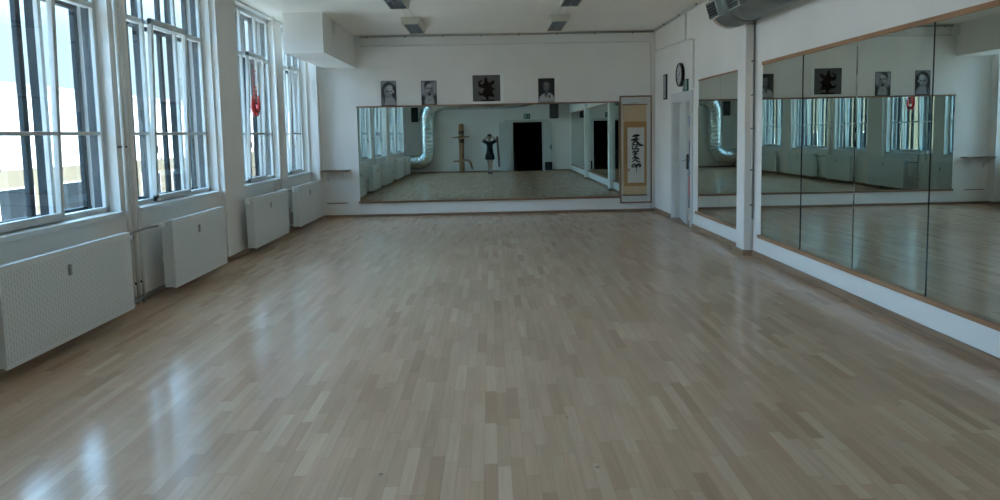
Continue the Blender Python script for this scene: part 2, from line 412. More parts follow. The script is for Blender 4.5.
# ------------------------------------------------------------------ radiators
RX0, RX1 = -3.275, -3.16
def radiator(y0, y1, label, clip=True):
    L = y1 - y0
    root = empty('radiator', (RX0, y0, 0), 0, label, 'radiator', 'radiators under the windows')
    t = RX1 - RX0; z0, z1 = .085, .765
    b = MB(); b.box(t - .022, t, 0, L, z0, z1, .004); b.build('front_panel', M_RAD, root)
    b = MB(); b.box(0, .02, .01, L - .01, z0 + .02, z1 - .02, .005); b.build('rear_panel', M_RADW, root)
    for yy in (0.0, L - .012):
        b = MB(); b.box(.004, t - .01, yy, yy + .012, z0 + .01, z1 - .004, .003)
        for zz in (.2, .3, .4, .5, .6): pass
        b.build('side_panel', M_RADW, root)
    b = MB()
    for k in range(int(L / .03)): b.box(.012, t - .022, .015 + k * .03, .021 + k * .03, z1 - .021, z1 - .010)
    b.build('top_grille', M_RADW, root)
    b = MB(); b.box(.022, t - .024, .014, L - .014, z0 + .03, z1 - .022); b.build('shade_block', M_DARK, root)  # solid dark block, paints in the shade between the panels
    b = MB(); b.box(t, t + .014, L * .44, L * .44 + .028, .565, .645, .004); b.box(t + .014, t + .017, L * .44 + .007, L * .44 + .021, .60, .63)
    m = b.build('heat_meter', mat('grey_plastic', (.36, .37, .36), .4, noise=.05), root)
    for yy in (.32, L - .22):
        b = MB(); b.box(-.153, .012, yy, yy + .03, .30, .36, .003); b.build('wall_bracket', M_RADW, root)
        b = MB(); b.box(-.153, .06, yy, yy + .03, .07, .10, .003); b.build('wall_bracket', M_RADW, root)
    return root
RADS = [(-.45, 1.1, 'white radiator under the window nearest the rear wall'),
        (1.8, 3.4, 'white radiator under the second window from the rear wall'),
        (4.585, 6.26, 'largest white perforated radiator in the near left foreground'),
        (7.1, 8.5, 'white radiator just before the wide pier, valve at its near top corner'),
        (9.56, 11.15, 'white radiator just beyond the wide pier'),
        (11.80, 13.36, 'farthest white radiator, beside the back corner')]
for a in RADS: radiator(*a)

# thermostat valves, one per radiator in view
def valve(y, z, face, label):
    root = empty('radiator_valve', (-3.22, y, z), 0, label, 'valve', 'radiator valves')
    b = MB(); b.tube([(-.0, 0, 0), (0, face * .05, 0)], .014, 10); b.build('valve_body', M_VALVE, root)
    b = MB(); b.lathe([(.018, 0), (.024, .01), (.024, .055), (.02, .07)] if face > 0 else [(.02, -.07), (.024, -.055), (.024, -.01), (.018, 0)], 14, (0, face * .05, 0), 'Y')
    b.build('valve_knob', M_TRIMW, root)
valve(6.27, .69, 1, 'white valve knob at far end of the nearest radiator')
valve(7.09, .73, -1, 'valve at the near top corner of the radiator before the pier')
valve(9.55, .70, -1, 'valve on the near end of the radiator beyond the pier')
valve(11.79, .70, -1, 'valve on the near end of the farthest radiator')

# riser pipes
def pipe(name, pts, r, label, cat, group=None, clips=(), m=None):
    b = MB(); b.tube(pts, r, 10); o = b.build(name, m or M_PIPE)
    tag(o, label, cat, group)
    for c in clips:
        k = MB(); k.box(c[0] - .02, c[0] + .02, c[1] - .02, c[1] + .02, c[2] - .008, c[2] + .008, .002); k.build('pipe_clip', M_DARK, o)
    return o
for y, r, t, nm in ((6.70, .016, H, 'nearest'), (6.80, .019, H, 'middle'), (6.90, .016, .93, 'shorter, farthest')):
    pipe('heating_pipe', [(-3.385, y, 0), (-3.385, y, t)], r, '%s of the three vertical heating pipes between the two near radiators' % nm, 'pipe', 'vertical heating pipes',
         [(-3.41, y, z) for z in (.2, 1.5) if z < t])
for y, nm in ((11.33, 'nearer'), (11.62, 'farther')):
    pipe('heating_pipe', [(-3.39, y, 0), (-3.39, y, .9 if nm == 'nearer' else H)], .018, '%s vertical heating pipe between the two far radiators' % nm, 'pipe', 'vertical heating pipes', [(-3.41, y, .3)])
pipe('connecting_pipe', [(-3.22, 6.42, .69), (-3.345, 6.6, .70), (-3.345, 6.95, .715), (-3.22, 7.0, .73)], .012, 'dark horizontal pipe joining the valves of the two near radiators', 'pipe', m=M_VALVE)
pipe('connecting_pipe', [(-3.30, 7.2, .1), (-3.345, 7.0, .07), (-3.345, 6.6, .055), (-3.345, 6.3, .055)], .014, 'low horizontal pipe at floor level between the near radiators', 'pipe', m=M_VALVE)
pipe('connecting_pipe', [(-3.25, 11.16, .69), (-3.345, 11.3, .70), (-3.345, 11.65, .70), (-3.25, 11.72, .70)], .011, 'horizontal pipe joining the two far radiators', 'pipe', m=M_VALVE)

# ------------------------------------------------------------------ right wall: mirrors, rails, door
PW = 1.08
MZ0, MZ1 = .287, 2.278
def mirror_panel(y0, y1, label, group, m, turn=0.0, joint=True):
    yc, hw = (y0 + y1) / 2, (y1 - y0) / 2
    root = rightwall('mirror_panel', yc, label=label, cat='mirror', group=group)
    root.rotation_euler.z = turn; root.location.x -= .003
    if not 7 > yc and not y1 < 9: root.location.x = xr(10.0) - .010 - turn * (yc - 10.0)
    b = MB(); b.box(-.010, -.002, -hw + .0006, hw - .0006, MZ0, MZ1); b.build('mirror_glass', m, root)
    if joint:
        b = MB(); b.box(-.0102, -.0015, -hw - .0005, -hw + .0008, MZ0, MZ1); b.build('panel_joint', M_DARK, root)
    return root
ORD = ['first', 'second', 'third', 'fourth']
for k in range(4):
    y1 = 8.43 - k * PW
    mirror_panel(y1 - PW, y1, '%s tall mirror panel from the pillar, in the large mirror on the right wall' % ORD[k], 'panels of the large side mirror', M_MIR_R, (-.0015, -.0042, -.0016, -.0018)[k], k < 3 and k != 1)
mirror_panel(9.93, 10.98, 'mirror panel next to the door, part of the small side mirror', 'panels of the small side mirror', M_MIR_R, -.005, False)
mirror_panel(9.04, 9.925, 'mirror panel of the small side mirror half hidden by the pillar', 'panels of the small side mirror', M_MIR_R, -.005, False)
for k in range(4):
    y1 = 3.50 - k * PW
    mirror_panel(y1 - PW, y1, 'mirror panel beside the camera, %s from the near pier' % ORD[k], 'panels of the mirror behind the photographer', M_MIR_R)
def rail(n, y0, y1, z0, z1, d, label):
    b = MB(); b.box(-d, 0, y0 - y0, y1 - y0, z0, z1, .003)
    o = b.build('trim_%d' % n, M_RAIL); o.location = (xr(y0), y0, 0); o.rotation_euler.z = SR
    struct(o, label, 'rail')
rail(2, 8.43 - 4 * PW, 8.49, .248, .287, .035, 'brown wooden ledge under the large side mirror')
rail(3, 8.43 - 4 * PW, 8.43, 2.278, 2.318, .024, 'brown wooden rail on top of the large side mirror')
rail(4, 9.03, 11.09, .25, .287, .035, 'brown wooden ledge under the small side mirror')
rail(5, 9.03, 10.98, 2.278, 2.30, .02, 'thin brown rail on top of the small side mirror')
rail(6, 3.50 - 4 * PW, 3.6, .248, .287, .035, 'brown wooden ledge under the mirror beside the camera')
rail(7, 3.50 - 4 * PW, 3.50, 2.278, 2.318, .024, 'brown wooden rail on top of the mirror beside the camera')
b = MB(); b.box(-.016, 0, 0, .012, MZ0, 1.9); o = b.build('trim_8', M_RAIL); o.location = (xr(10.98), 10.98, 0); o.rotation_euler.z = SR
struct(o, 'narrow brown edge strip on the door side of the small mirror', 'edge strip')

# door
door = rightwall('door_1', DY0, label='pale grey panel door standing ajar in the right wall', cat='door', kind='structure')
W = DY1 - DY0
b = MB()
M_DFR = mat('pale_grey_door_paint', (.64, .64, .62), .4, noise=.03)
b.box(-.022, 0, W, W + .12, 0, DZ + .14, .004); b.box(-.022, 0, -.12, 0, 0, DZ + .14, .004); b.box(-.022, 0, 0, W, DZ, DZ + .14, .004)
b.box(0, .12, W - .03, W, 0, DZ); b.box(0, .12, 0, .03, 0, DZ); b.box(0, .12, .03, W - .03, DZ - .03, DZ)
b.build('door_frame', M_DFR, door)
b = MB(); b.box(-.02, .14, -.02, W + .02, 0, .025, .004); b.build('threshold', M_BASE, door)
leaf = empty('door_leaf', (.09, W - .035, 0), math.radians(-8.7)); leaf.parent = door
lw = W - .09
M_LEAF = mat('white_door_enamel', (.62, .64, .62), .4, noise=.03)
b = MB(); b.box(0, .04, -lw, 0, .03, DZ - .035, .003)
b.build('leaf_panel', M_LEAF, leaf)
b = MB(); b.box(-.008, 0, -lw + .04, -lw + .085, .93, 1.13, .003); b.tube([(-.008, -lw + .06, 1.06), (-.05, -lw + .06, 1.06), (-.052, -lw + .17, 1.055)], .009, 8); b.build('door_handle', M_CHROME, leaf)
b = MB(); b.box(.002, .038, -lw - .006, -lw + .001, .92, 1.16, .002); b.build('lock_plate', M_DARK, leaf)
# lobby beyond the ajar door
b = MB()
def rwb(b, *a): b.box(a[0], a[1], a[2] - D, a[3] - D, a[4], a[5])
rwb(b, 1.35, 1.45, 10.2, 13.6, -.05, 2.7); rwb(b, .14, 1.45, 10.1, 10.2, -.05, 2.7); rwb(b, .14, 1.45, 13.6, 13.7, -.05, 2.7); rwb(b, .14, 1.45, 10.1, 13.7, 2.6, 2.7); rwb(b, .14, 1.45, 10.1, 13.7, -.1, .001)
w = b.build('wall_lobby', M_WALL); w.location = (XR0, D, 0); w.rotation_euler.z = SR
struct(w, 'small lobby beyond the ajar door in the right wall', 'lobby')
fill_light = bpy.data.lights.new('lobby_fill', 'POINT'); fill_light.energy = 1.6; fill_light.color = (1, .93, .85); fill_light.shadow_soft_size = .12  # unseen fill light, added to brighten the lobby
lo = bpy.data.objects.new('lobby_fill', fill_light); COL.objects.link(lo); lo.location = (xr(11.2) + .8, 11.2, 2.4)
ban = rightwall('hanging_towel', 13.1, label='strip of blue, white and red hanging cloth seen through the door gap', cat='cloth')
b = MB(); cols = [(.30, (.10, .14, .30)), (.72, (.55, .05, .05)), (.95, (.14, .24, .50)), (1.35, (.08, .12, .22)), (1.6, (.55, .50, .46)), (1.8, (.20, .32, .60)), (2.05, (.62, .66, .74))]
mats_ = []; zprev = .12
for i, (z, c) in enumerate(cols):
    b.mi = i; mats_.append(mat('cloth_tone_%d' % i, c, .9, noise=.1)); n = 9
    for k in range(n):
        ya, yb = .012 * math.sin(k * 1.7), .012 * math.sin((k + 1) * 1.7)
        x0, x1 = .17 + k * .07, .17 + (k + 1) * .07
        vs = [b.bm.verts.new(v) for v in ((x0, ya, zprev), (x1, yb, zprev), (x1, yb, z), (x0, ya, z), (x0, ya + .015, zprev), (x1, yb + .015, zprev), (x1, yb + .015, z), (x0, ya + .015, z))]
        for f in ((0, 1, 2, 3), (7, 6, 5, 4), (0, 4, 5, 1), (3, 2, 6, 7), (0, 3, 7, 4), (1, 5, 6, 2)):
            fc = b.bm.faces.new([vs[q] for q in f]); fc.material_index = i
    zprev = z
b.build('cloth', mats_, ban)
b = MB(); b.tube([(.15, .007, 2.06), (.85, .007, 2.06)], .012, 8); b.build('hanging_rod', M_CHROME, ban)
for xx in (.2, .8):
    b = MB(); b.tube([(xx, .007, 2.06), (xx, .007, 2.60)], .004, 6); b.build('hanger_wire', M_CHROME, ban)

# wall clock, exit sign, little picture above the door
root = rightwall('wall_clock', 11.98, label='round wall clock with thick black rim above the door', cat='clock')
b = MB(); b.lathe([(.165, 0), (.195, -.01), (.195, -.048), (.18, -.06), (.166, -.055)][::-1], 40, (0, 0, 2.455), 'X', True, True); b.build('clock_rim', M_BLACK, root)
b = MB(); b.lathe([(.170, -.045), (.170, -.040)], 40, (0, 0, 2.455), 'X', False); b.build('clock_face', mat('clock_face', (.5, .51, .5), .4, noise=.02), root)
for k in range(12):
    b = MB(); b.box(-.0475, -.045, -.004, .004, .13, .155, 0, Matrix.Translation((0, 0, 2.455)) @ Matrix.Rotation(k * PI / 6, 4, 'X')); b.build('hour_mark', M_BLACK, root)
b = MB(); b.box(-.050, -.048, -.006, .006, -.02, .09, 0, Matrix.Translation((0, 0, 2.455)) @ Matrix.Rotation(1.0, 4, 'X')); b.box(-.052, -.0495, -.004, .004, -.02, .13, 0, Matrix.Translation((0, 0, 2.455)) @ Matrix.Rotation(-2.3, 4, 'X'))
b.build('clock_hands', M_BLACK, root)

M_GREEN = mat('exit_green', (.03, .15, .115), .4, noise=.05)
M_SIGNW = mat('sign_white', (.42, .52, .48), .4, noise=.03)
def running_man(b, T, n, s):
    """running figure + door, drawn in a unit plane (u right, v up) mapped by T(u, v)"""
    def poly(pts): b.prism([T(u * s, v * s) for u, v in pts], .002, n)
    def seg(p, q, w):
        d = Vector((q[0] - p[0], q[1] - p[1])); d.normalize(); e = Vector((-d.y, d.x)) * w / 2
        poly([(p[0] + e.x, p[1] + e.y), (p[0] - e.x, p[1] - e.y), (q[0] - e.x, q[1] - e.y), (q[0] + e.x, q[1] + e.y)])
    poly([(-.22 + .055 * math.cos(a * PI / 5), .3 + .055 * math.sin(a * PI / 5)) for a in range(10)])
    seg((-.24, .22), (-.30, -.02), .11); seg((-.30, 0), (-.18, -.14), .075); seg((-.18, -.14), (-.24, -.34), .06)
    seg((-.30, 0), (-.40, -.16), .07); seg((-.40, -.16), (-.52, -.18), .055); seg((-.24, .2), (-.12, .06), .045); seg((-.12, .06), (-.02, .12), .04)
    seg((-.26, .2), (-.40, .14), .045); seg((-.40, .14), (-.42, .02), .04)
    poly([(.14, -.36), (.50, -.36), (.50, .38), (.14, .38)])
root = rightwall('exit_sign', 11.70, label='small green exit sign above the right end of the door', cat='sign')
b = MB(); b.box(-.03, 0, -.13, .13, 2.17, 2.36, .003); b.build('sign_plate', M_GREEN, root)
b = MB(); running_man(b, lambda u, v: Vector((-.03, -u, 2.265 + v)), (-1, 0, 0), .2); b.build('sign_symbol', M_SIGNW, root)
root = rightwall('picture', 13.05, label='narrow black framed picture above, left of the door', cat='picture')
b = MB(); b.box(-.025, 0, -.11, .11, 2.10, 2.545, .003); b.build('picture_frame', M_BLACK, root)
b = MB(); b.box(-.028, -.024, -.09, .09, 2.12, 2.525); b.build('picture_print', mat('grey_print', (.22, .22, .21), .3, noise=.5, nscale=9), root)

# conduits on the right wall and pier
def rpipe(name, pts, r, label, clips=(), m=None):
    root = rightwall(name, 9.0, label=label, cat='conduit')
    b = MB(); b.tube([(p[0], p[1] - 9.0, p[2]) for p in pts], r, 8); b.build('conduit_pipe', m or M_PIPE, root)
    for c in clips:
        k = MB(); k.box(c[0] - .03, c[0] + .02, c[1] - 9.0 - .016, c[1] - 9.0 + .016, c[2] - .008, c[2] + .008, .002); k.build('pipe_clip', M_DARK, root)
rpipe('conduit', [(-.02, 8.70, .06), (-.02, 8.70, 2.88)], .016, 'vertical conduit beside the pillar, against the large mirror wall', [(-.01, 8.70, z) for z in (.62, 1.05, 1.55, 1.95, 2.35)])
rpipe('conduit', [(-.025, 8.66, .45), (-.025, 8.66, 2.86)], .012, 'thinner dark conduit next to the pillar conduit', m=mat('brown_grey_conduit', (.2, .18, .16), .5, noise=.1))
rpipe('conduit', [(-.014, 11.72, H), (-.014, 11.72, 2.98), (-.014, 11.38, 2.96), (-.014, 11.27, 2.94), (-.014, 11.27, 2.2)], .014, 'stepped conduit dropping from the ceiling to the door frame')
rpipe('conduit', [(-.012, D - .05, 3.05), (-.012, 11.4, 2.97)], .010, 'thin horizontal conduit above the clock')
rpipe('conduit', [(-.025, D - .05, H - .03), (-.025, REAR + .1, H - .03)], .018, 'conduit along the top of the right wall', [(-.03, y, H - .03) for y in (13, 12, 11, 10)])

# ------------------------------------------------------------------ back wall
root = empty('wall_mirror', (0, D, 0), 0, 'wide mirror with brown wooden rails on the end wall', 'mirror')
b = MB(); b.box(-2.545, 2.468, -.014, -.004, .30, 2.092); b.build('mirror_glass', M_MIR_B, root)
b = MB(); b.box(-2.555, 2.478, -.026, -.003, 2.092, 2.122, .003); b.build('top_rail', M_RAILX, root)
b = MB(); b.box(-2.57, 2.478, -.032, -.003, .262, .302, .003); b.build('bottom_rail', M_RAILX, root)
for x in (-2.549, 2.473):
    b = MB(); b.box(x - .006, x + .006, -.02, -.003, .30, 2.094); b.build('edge_strip', M_SCROLLFRAME if x > 0 else M_WALL, root)

# shelf in the left corner with brackets
root = empty('wall_shelf', (0, D, 0), 0, 'small brown wooden shelf in the far left corner', 'shelf')
b = MB(); b.box(-3.24, -2.70, -.24, 0, .895, .92, .003); b.build('shelf_board', M_SHELF, root)
for x in (-3.14, -2.85):
    b = MB(); b.box(x - .012, x + .012, -.012, 0, .70, .895); b.box(x - .012, x + .012, -.19, -.0, .881, .895); b.tube([(x, -.008, .72), (x, -.16, .886)], .007, 8); b.build('shelf_bracket', M_TRIMW, root)
b = MB(); b.box(-3.19, -2.79, D - .016, D, .268, .284, .003)
tag(b.build('wood_strip', M_BASEX), 'short brown wooden strip low on the wall beneath the corner shelf', 'strip')

# conduits along the back wall
def bpipe(pts, r, label, clips=(), m=None):
    root = empty('conduit', (0, D, 0), 0, label, 'conduit')
    b = MB(); b.tube(pts, r, 8); b.build('conduit_pipe', m or M_PIPE, root)
    for c in clips:
        k = MB(); k.box(c - .012, c + .012, -.04, 0, pts[0][2] - .025, pts[0][2] + .02, .002); k.build('pipe_clip', M_DARK, root)
bpipe([(-2.53, -.03, H - .035), (3.13, -.03, H - .035)], .018, 'pipe with dark clips along the top of the end wall', [-2.3 + k * .72 for k in range(8)], mat('stained_pipe_paint', (.40, .37, .32), .5, noise=.1))
bpipe([(-2.53, -.014, 3.245), (3.06, -.014, 3.235), (3.08, -.014, 3.2), (3.08, -.014, .05)], .013, 'thin white conduit across the end wall and down the right corner')
b = MB(); b.box(-2.548, -2.44, D - .10, D, 3.235, H - .02, .006)
o = tag(b.build('junction_box', M_TRIMW), 'small white junction box at the end of the bulkhead', 'box')
k = MB(); k.box(-2.51, -2.475, D - .106, D - .1, 3.25, H - .04, .002); k.build('box_cover', M_PIPE, o)

# ------------------------------------------------------------------ portraits: flat prints on boards
G = lambda v, t=(1, 1.06, 1.12): tuple(min(.8, v * (1.7 if v > .1 else 1.2) * q) for q in t)
def print_mat(v, tint=(1, 1.06, 1.12)): return mat('print_grey_%d_%d' % (int(v * 1000), int(tint[2] * 100)), G(v, tint), .35, noise=.10, nscale=30)
class Print:
    """flat printed image: thin layered shapes on a board facing -Y; u right, v up, in metres from the print's centre"""
    def __init__(s, cx, cz): s.b = MB(); s.mats = []; s.k = 0; s.cx = cx; s.cz = cz
    def _m(s, m):
        if m not in s.mats: s.mats.append(m)
        s.b.mi = s.mats.index(m)
    def poly(s, pts, m):
        s._m(m); s.k += 1; y = -.0135 - .00035 * s.k
        s.b.prism([Vector((s.cx + u, y, s.cz + v)) for u, v in pts], .0003, (0, -1, 0))
    def ell(s, u, v, a, c, m, n=26, rot=0):
        cr, sr = math.cos(rot), math.sin(rot)
        s.poly([(u + a * math.cos(t) * cr - c * math.sin(t) * sr, v + a * math.cos(t) * sr + c * math.sin(t) * cr) for t in [2 * PI * q / n for q in range(n)]], m)
    def stroke(s, pts, ws, m):
        L, R = [], []
        for i, p in enumerate(pts):
            a = Vector(pts[max(i - 1, 0)]); c = Vector(pts[min(i + 1, len(pts) - 1)]); d = (c - a); d.normalize(); e = Vector((-d.y, d.x)) * ws[i] / 2
            L.append((p[0] + e.x, p[1] + e.y)); R.append((p[0] - e.x, p[1] - e.y))
        for i in range(len(pts) - 1): s.poly([L[i], R[i], R[i + 1], L[i + 1]], m)
def board(cx, cz, w, h, label, m, tilt=0, d=.012):
    root = empty('portrait' if 'statue' not in label else 'picture', (0, D, 0), 0, label, 'picture', 'pictures above the wide mirror')
    b = MB(); b.box(cx - w / 2, cx + w / 2, -.0135, -.001, cz - h / 2, cz + h / 2, .002); b.build('backing_board', m, root)
    return root
def soft_print(name, base, blobs, cx, cz, tint=(1, 1.05, 1.10)):
    """black-and-white print: soft-edged tonal shapes (u, v, half-width, half-height, grey, softness, turn) laid over a base tone"""
    m, nt, N, L, p = newmat(name)
    tc = N.new('ShaderNodeTexCoord'); prev = None
    wob = N.new('ShaderNodeTexNoise'); wob.inputs['Scale'].default_value = 22; wob.inputs['Detail'].default_value = 4; L.new(tc.outputs['Object'], wob.inputs['Vector'])
    val = N.new('ShaderNodeValue'); val.outputs[0].default_value = base; prev = val.outputs[0]
    for u, v, a, c, g, soft, turn in blobs:
        mp = N.new('ShaderNodeMapping'); mp.vector_type = 'TEXTURE'
        mp.inputs['Location'].default_value = (cx + u, 0, cz + v); mp.inputs['Rotation'].default_value = (0, -turn, 0); mp.inputs['Scale'].default_value = (a, 1000, c)
        L.new(tc.outputs['Object'], mp.inputs[0])
        ln = N.new('ShaderNodeVectorMath'); ln.operation = 'LENGTH'; L.new(mp.outputs[0], ln.inputs[0])
        ad = N.new('ShaderNodeMath'); ad.operation = 'MULTIPLY_ADD'; L.new(wob.outputs['Fac'], ad.inputs[0]); ad.inputs[1].default_value = .25; L.new(ln.outputs['Value'], ad.inputs[2])
        mr = N.new('ShaderNodeMapRange'); mr.interpolation_type = 'SMOOTHSTEP'; mr.inputs[1].default_value = 1.12 - soft; mr.inputs[2].default_value = 1.12 + soft; mr.inputs[3].default_value = 1; mr.inputs[4].default_value = 0
        L.new(ad.outputs[0], mr.inputs[0])
        mx = N.new('ShaderNodeMix'); L.new(mr.outputs[0], mx.inputs[0]); L.new(prev, mx.inputs[2]); mx.inputs[3].default_value = g; prev = mx.outputs[0]
    cc = N.new('ShaderNodeMix'); cc.data_type = 'RGBA'; cc.blend_type = 'MULTIPLY'; cc.inputs[0].default_value = 1; L.new(prev, cc.inputs[6]); cc.inputs[7].default_value = (*tint, 1)
    L.new(cc.outputs[2], p.inputs['Base Color']); p.inputs['Roughness'].default_value = .4
    return m
def portrait(cx, cz, w, h, label, name, base, blobs, tint=(1, 1.05, 1.10)):
    r = board(cx, cz, w, h, label, M_BLACK)
    b = MB(); b.box(cx - w / 2 + .003, cx + w / 2 - .003, -.0145, -.0133, cz - h / 2 + .012, cz + h / 2 - .003); b.build('printed_portrait', soft_print(name, base, blobs, cx, cz, tint), r)
portrait(-1.925, 2.358, .29, .47, 'grey portrait of a person with dark hair and pale robe, leftmost above the mirror', 'print_dark_hair', .26, [
    (-.12, -.10, .07, .20, .10, .5, 0), (.13, -.02, .05, .16, .02, .3, 0), (0, .205, .03, .015, .12, .4, 0),
    (.0, .075, .125, .135, .02, .2, 0), (-.09, .01, .034, .11, .03, .3, 0), (.095, -.02, .03, .12, .02, .3, 0),
    (.01, -.19, .12, .125, .30, .25, 0), (.0, -.07, .035, .06, .28, .3, 0),
    (.008, .05, .072, .098, .36, .16, 0), (.03, .10, .045, .055, .46, .5, 0), (-.05, .03, .035, .08, .22, .6, 0),
    (-.028, .035, .026, .014, .08, .4, 0), (.043, .038, .024, .013, .09, .4, 0), (.004, .02, .010, .035, .20, .5, 0), (.008, -.028, .024, .008, .07, .4, 0), (.005, -.062, .03, .015, .16, .5, 0),
    (-.085, -.14, .014, .09, .06, .5, -.15), (.09, .03, .012, .03, .40, .4, 0)])
portrait(-1.157, 2.352, .295, .458, 'grey portrait of a bearded person with dark cap of hair, second from left', 'print_bearded', .24, [
    (-.10, .10, .025, .2, .34, .6, 0), (.11, .10, .025, .2, .32, .6, 0), (-.12, -.17, .075, .13, .02, .35, 0), (.13, -.16, .07, .14, .015, .35, 0), (0, .225, .15, .02, .10, .5, 0),
    (.008, -.19, .09, .15, .34, .22, 0), (-.022, .15, .068, .068, .03, .2, .3), (-.065, .12, .018, .06, .03, .3, 0),
    (.012, .075, .074, .10, .36, .16, 0), (.03, .13, .04, .035, .44, .5, 0), (.06, .06, .022, .07, .16, .6, 0),
    (-.022, .088, .024, .013, .06, .4, 0), (.042, .088, .022, .013, .06, .4, 0), (.016, .06, .010, .04, .18, .5, 0), (.03, .03, .008, .03, .08, .5, .2),
    (.008, .008, .045, .012, .12, .5, 0), (.008, -.028, .036, .026, .012, .3, 0), (.01, -.13, .02, .012, .18, .5, 0)])
# statue
cx, cz, w, h = -.036, 2.403, .605, .548
r = board(cx, cz, w, h, 'square picture of a dark many-armed statue with white border', mat('white_border', (.88, .88, .86), .5, noise=.04))
p = Print(cx - .012, cz + .012)
W1 = (1, 1.0, .98); BG = mat('statue_ground_grey', (.115, .115, .11), .8, noise=.06, spec=.15); ST = mat('statue_brown', (.016, .008, .006), .9, noise=.3, nscale=20, spec=.08)
p.poly([(-.274, -.246), (.252, -.246), (.252, .25), (-.274, .25)], BG)
for c in ((0, .0, .06, .10), (-.01, -.09, .075, .085), (-.012, .085, .055, .06), (-.02, .15, .028, .055), (.055, -.06, .055, .10)): p.ell(*c, ST)
p.poly([(-.04, .18), (-.02, .225), (0, .18)], ST)
p.stroke([(-.02, .06), (-.1, .05), (-.15, .07), (-.145, .12), (-.09, .155)], [.07, .06, .05, .04, .02], ST)
p.stroke([(.02, .06), (.08, .08), (.12, .12), (.145, .14)], [.08, .07, .055, .02], ST); p.stroke([(.04, .03), (.09, .0), (.15, -.03)], [.06, .045, .02], ST)
p.stroke([(.0, .04), (-.08, .03), (-.155, .04)], [.05, .05, .03], ST)
p.stroke([(-.03, -.08), (-.08, -.11), (-.13, -.115), (-.16, -.07)], [.08, .06, .045, .025], ST)
p.stroke([(.04, -.09), (.09, -.13), (.14, -.155)], [.1, .07, .02], ST)
p.stroke([(-.005, -.12), (0, -.18), (.005, -.215)], [.07, .05, .055], ST)
p.poly([(-.13, -.246), (.135, -.246), (.13, -.215), (-.125, -.215)], mat('statue_base_red', (.045, .012, .009), .9, noise=.2, spec=.08))
p.b.build('printed_statue', p.mats, r)
portrait(1.085, 2.355, .312, .455, 'portrait of a person in a white jacket on black, rightmost above the mirror', 'print_white_jacket', .012, [
    (.008, -.215, .155, .17, .46, .10, 0), (0, -.05, .035, .04, .12, .3, 0), (-.012, -.075, .024, .06, .07, .3, 0), (-.03, -.11, .012, .05, .30, .4, .3),
    (.0, .068, .058, .085, .14, .18, 0), (.0, .115, .05, .04, .20, .5, 0), (-.022, .078, .014, .008, .04, .4, 0), (.022, .078, .014, .008, .04, .4, 0), (0, .055, .009, .025, .19, .5, 0), (0, .02, .02, .007, .05, .4, 0),
    (.055, -.118, .020, .034, .02, .2, 0), (.058, -.128, .008, .012, .2, .3, 0)], (1, 1.03, 1.02))

# ------------------------------------------------------------------ framed calligraphy scroll
root = empty('framed_scroll', (0, D, 0), 0, 'tall framed calligraphy scroll right of the wide mirror', 'scroll')
x0, x1, z0, z1 = 2.482, 3.10, .155, 2.222
b = MB()
b.box(x0, x0 + .028, -.035, 0, z0, z1, .003); b.box(x1 - .028, x1, -.035, 0, z0, z1, .003); b.box(x0, x1, -.035, 0, z0, z0 + .03, .003); b.box(x0, x1, -.035, 0, z1 - .03, z1, .003)
b.build('outer_frame', M_SCROLLFRAME, root)
boxobj('mount_board', mat('pale_grey_mount', (.62, .63, .61), .7, noise=.03), x0 + .02, x1 - .02, -.012, -.002, z0 + .02, z1 - .02, parent=root)
sc = MB(); sc.box(2.545, 2.995, -.018, -.012, .31, 2.05); scr = sc.build('silk_scroll', mat('tan_silk', (.55, .41, .25), .7, noise=.06, nscale=20), root)
b = MB(); b.box(2.565, 3.0, -.020, -.0175, .485, 1.728); b.build('gold_border', mat('gold_brocade', (.36, .20, .07), .6, noise=.12, nscale=40), scr)
b = MB(); b.box(2.632, 2.955, -.022, -.0195, .55, 1.615); b.build('paper', mat('rice_paper', (.60, .59, .54), .8, noise=.03), scr)
for z_, r_ in ((2.05, .009), (.31, .011)):
    b = MB(); b.tube([(2.53, -.022, z_), (3.01, -.022, z_)], r_, 8); b.build('scroll_rod', M_SCROLLFRAME, scr)
b = MB(); b.tube([(2.68, -.02, 2.05), (2.77, -.016, 2.10), (2.86, -.02, 2.05)], .003, 6); b.build('hanging_cord', M_SCROLLFRAME, scr)
# brush strokes, in metres; cx of the column 2.80, top at 1.47
p = Print(0, 0); p.k = 25; INK = mat('black_ink', (.008, .008, .009), .5, noise=.1)
def brush(pts, ws):
    # pts in pixels of the enlarged view (8.33 px per photo px); one photo px = .0192 m
    q = [(2.614 + (x - 36) * .00242, 1.626 - (y - 27) * .00231) for x, y in pts]
    p.stroke(q, [w_ * .0031 for w_ in ws], INK)
brush([(82, 108), (100, 100), (128, 97), (141, 101)], [8, 14, 15, 6])
brush([(70, 138), (88, 133), (110, 130), (136, 128)], [7, 13, 13, 6])
brush([(113, 88), (112, 120), (100, 148), (80, 168)], [7, 12, 13, 5])
brush([(108, 132), (122, 158), (142, 178), (174, 184)], [8, 14, 18, 5])
brush([(76, 176), (92, 172), (96, 186)], [6, 9, 7]); brush([(84, 184), (80, 206), (92, 212)], [6, 9, 6])
brush([(100, 176), (122, 172), (120, 190), (104, 198)], [6, 9, 8, 5]); brush([(112, 184), (108, 212)], [9, 6])
brush([(82, 214), (98, 208), (128, 210), (138, 216)], [5, 9, 9, 5]); brush([(96, 218), (90, 230)], [8, 5]); brush([(122, 218), (134, 232)], [9, 5])
brush([(78, 238), (104, 233), (128, 234)], [6, 12, 8]); brush([(106, 226), (104, 262)], [12, 9]); brush([(84, 256), (104, 250), (124, 252)], [6, 11, 7])
brush([(104, 256), (98, 276), (80, 296)], [10, 11, 5]); brush([(98, 270), (116, 288), (140, 296)], [8, 12, 6]); brush([(90, 284), (112, 278), (126, 282)], [5, 9, 6])
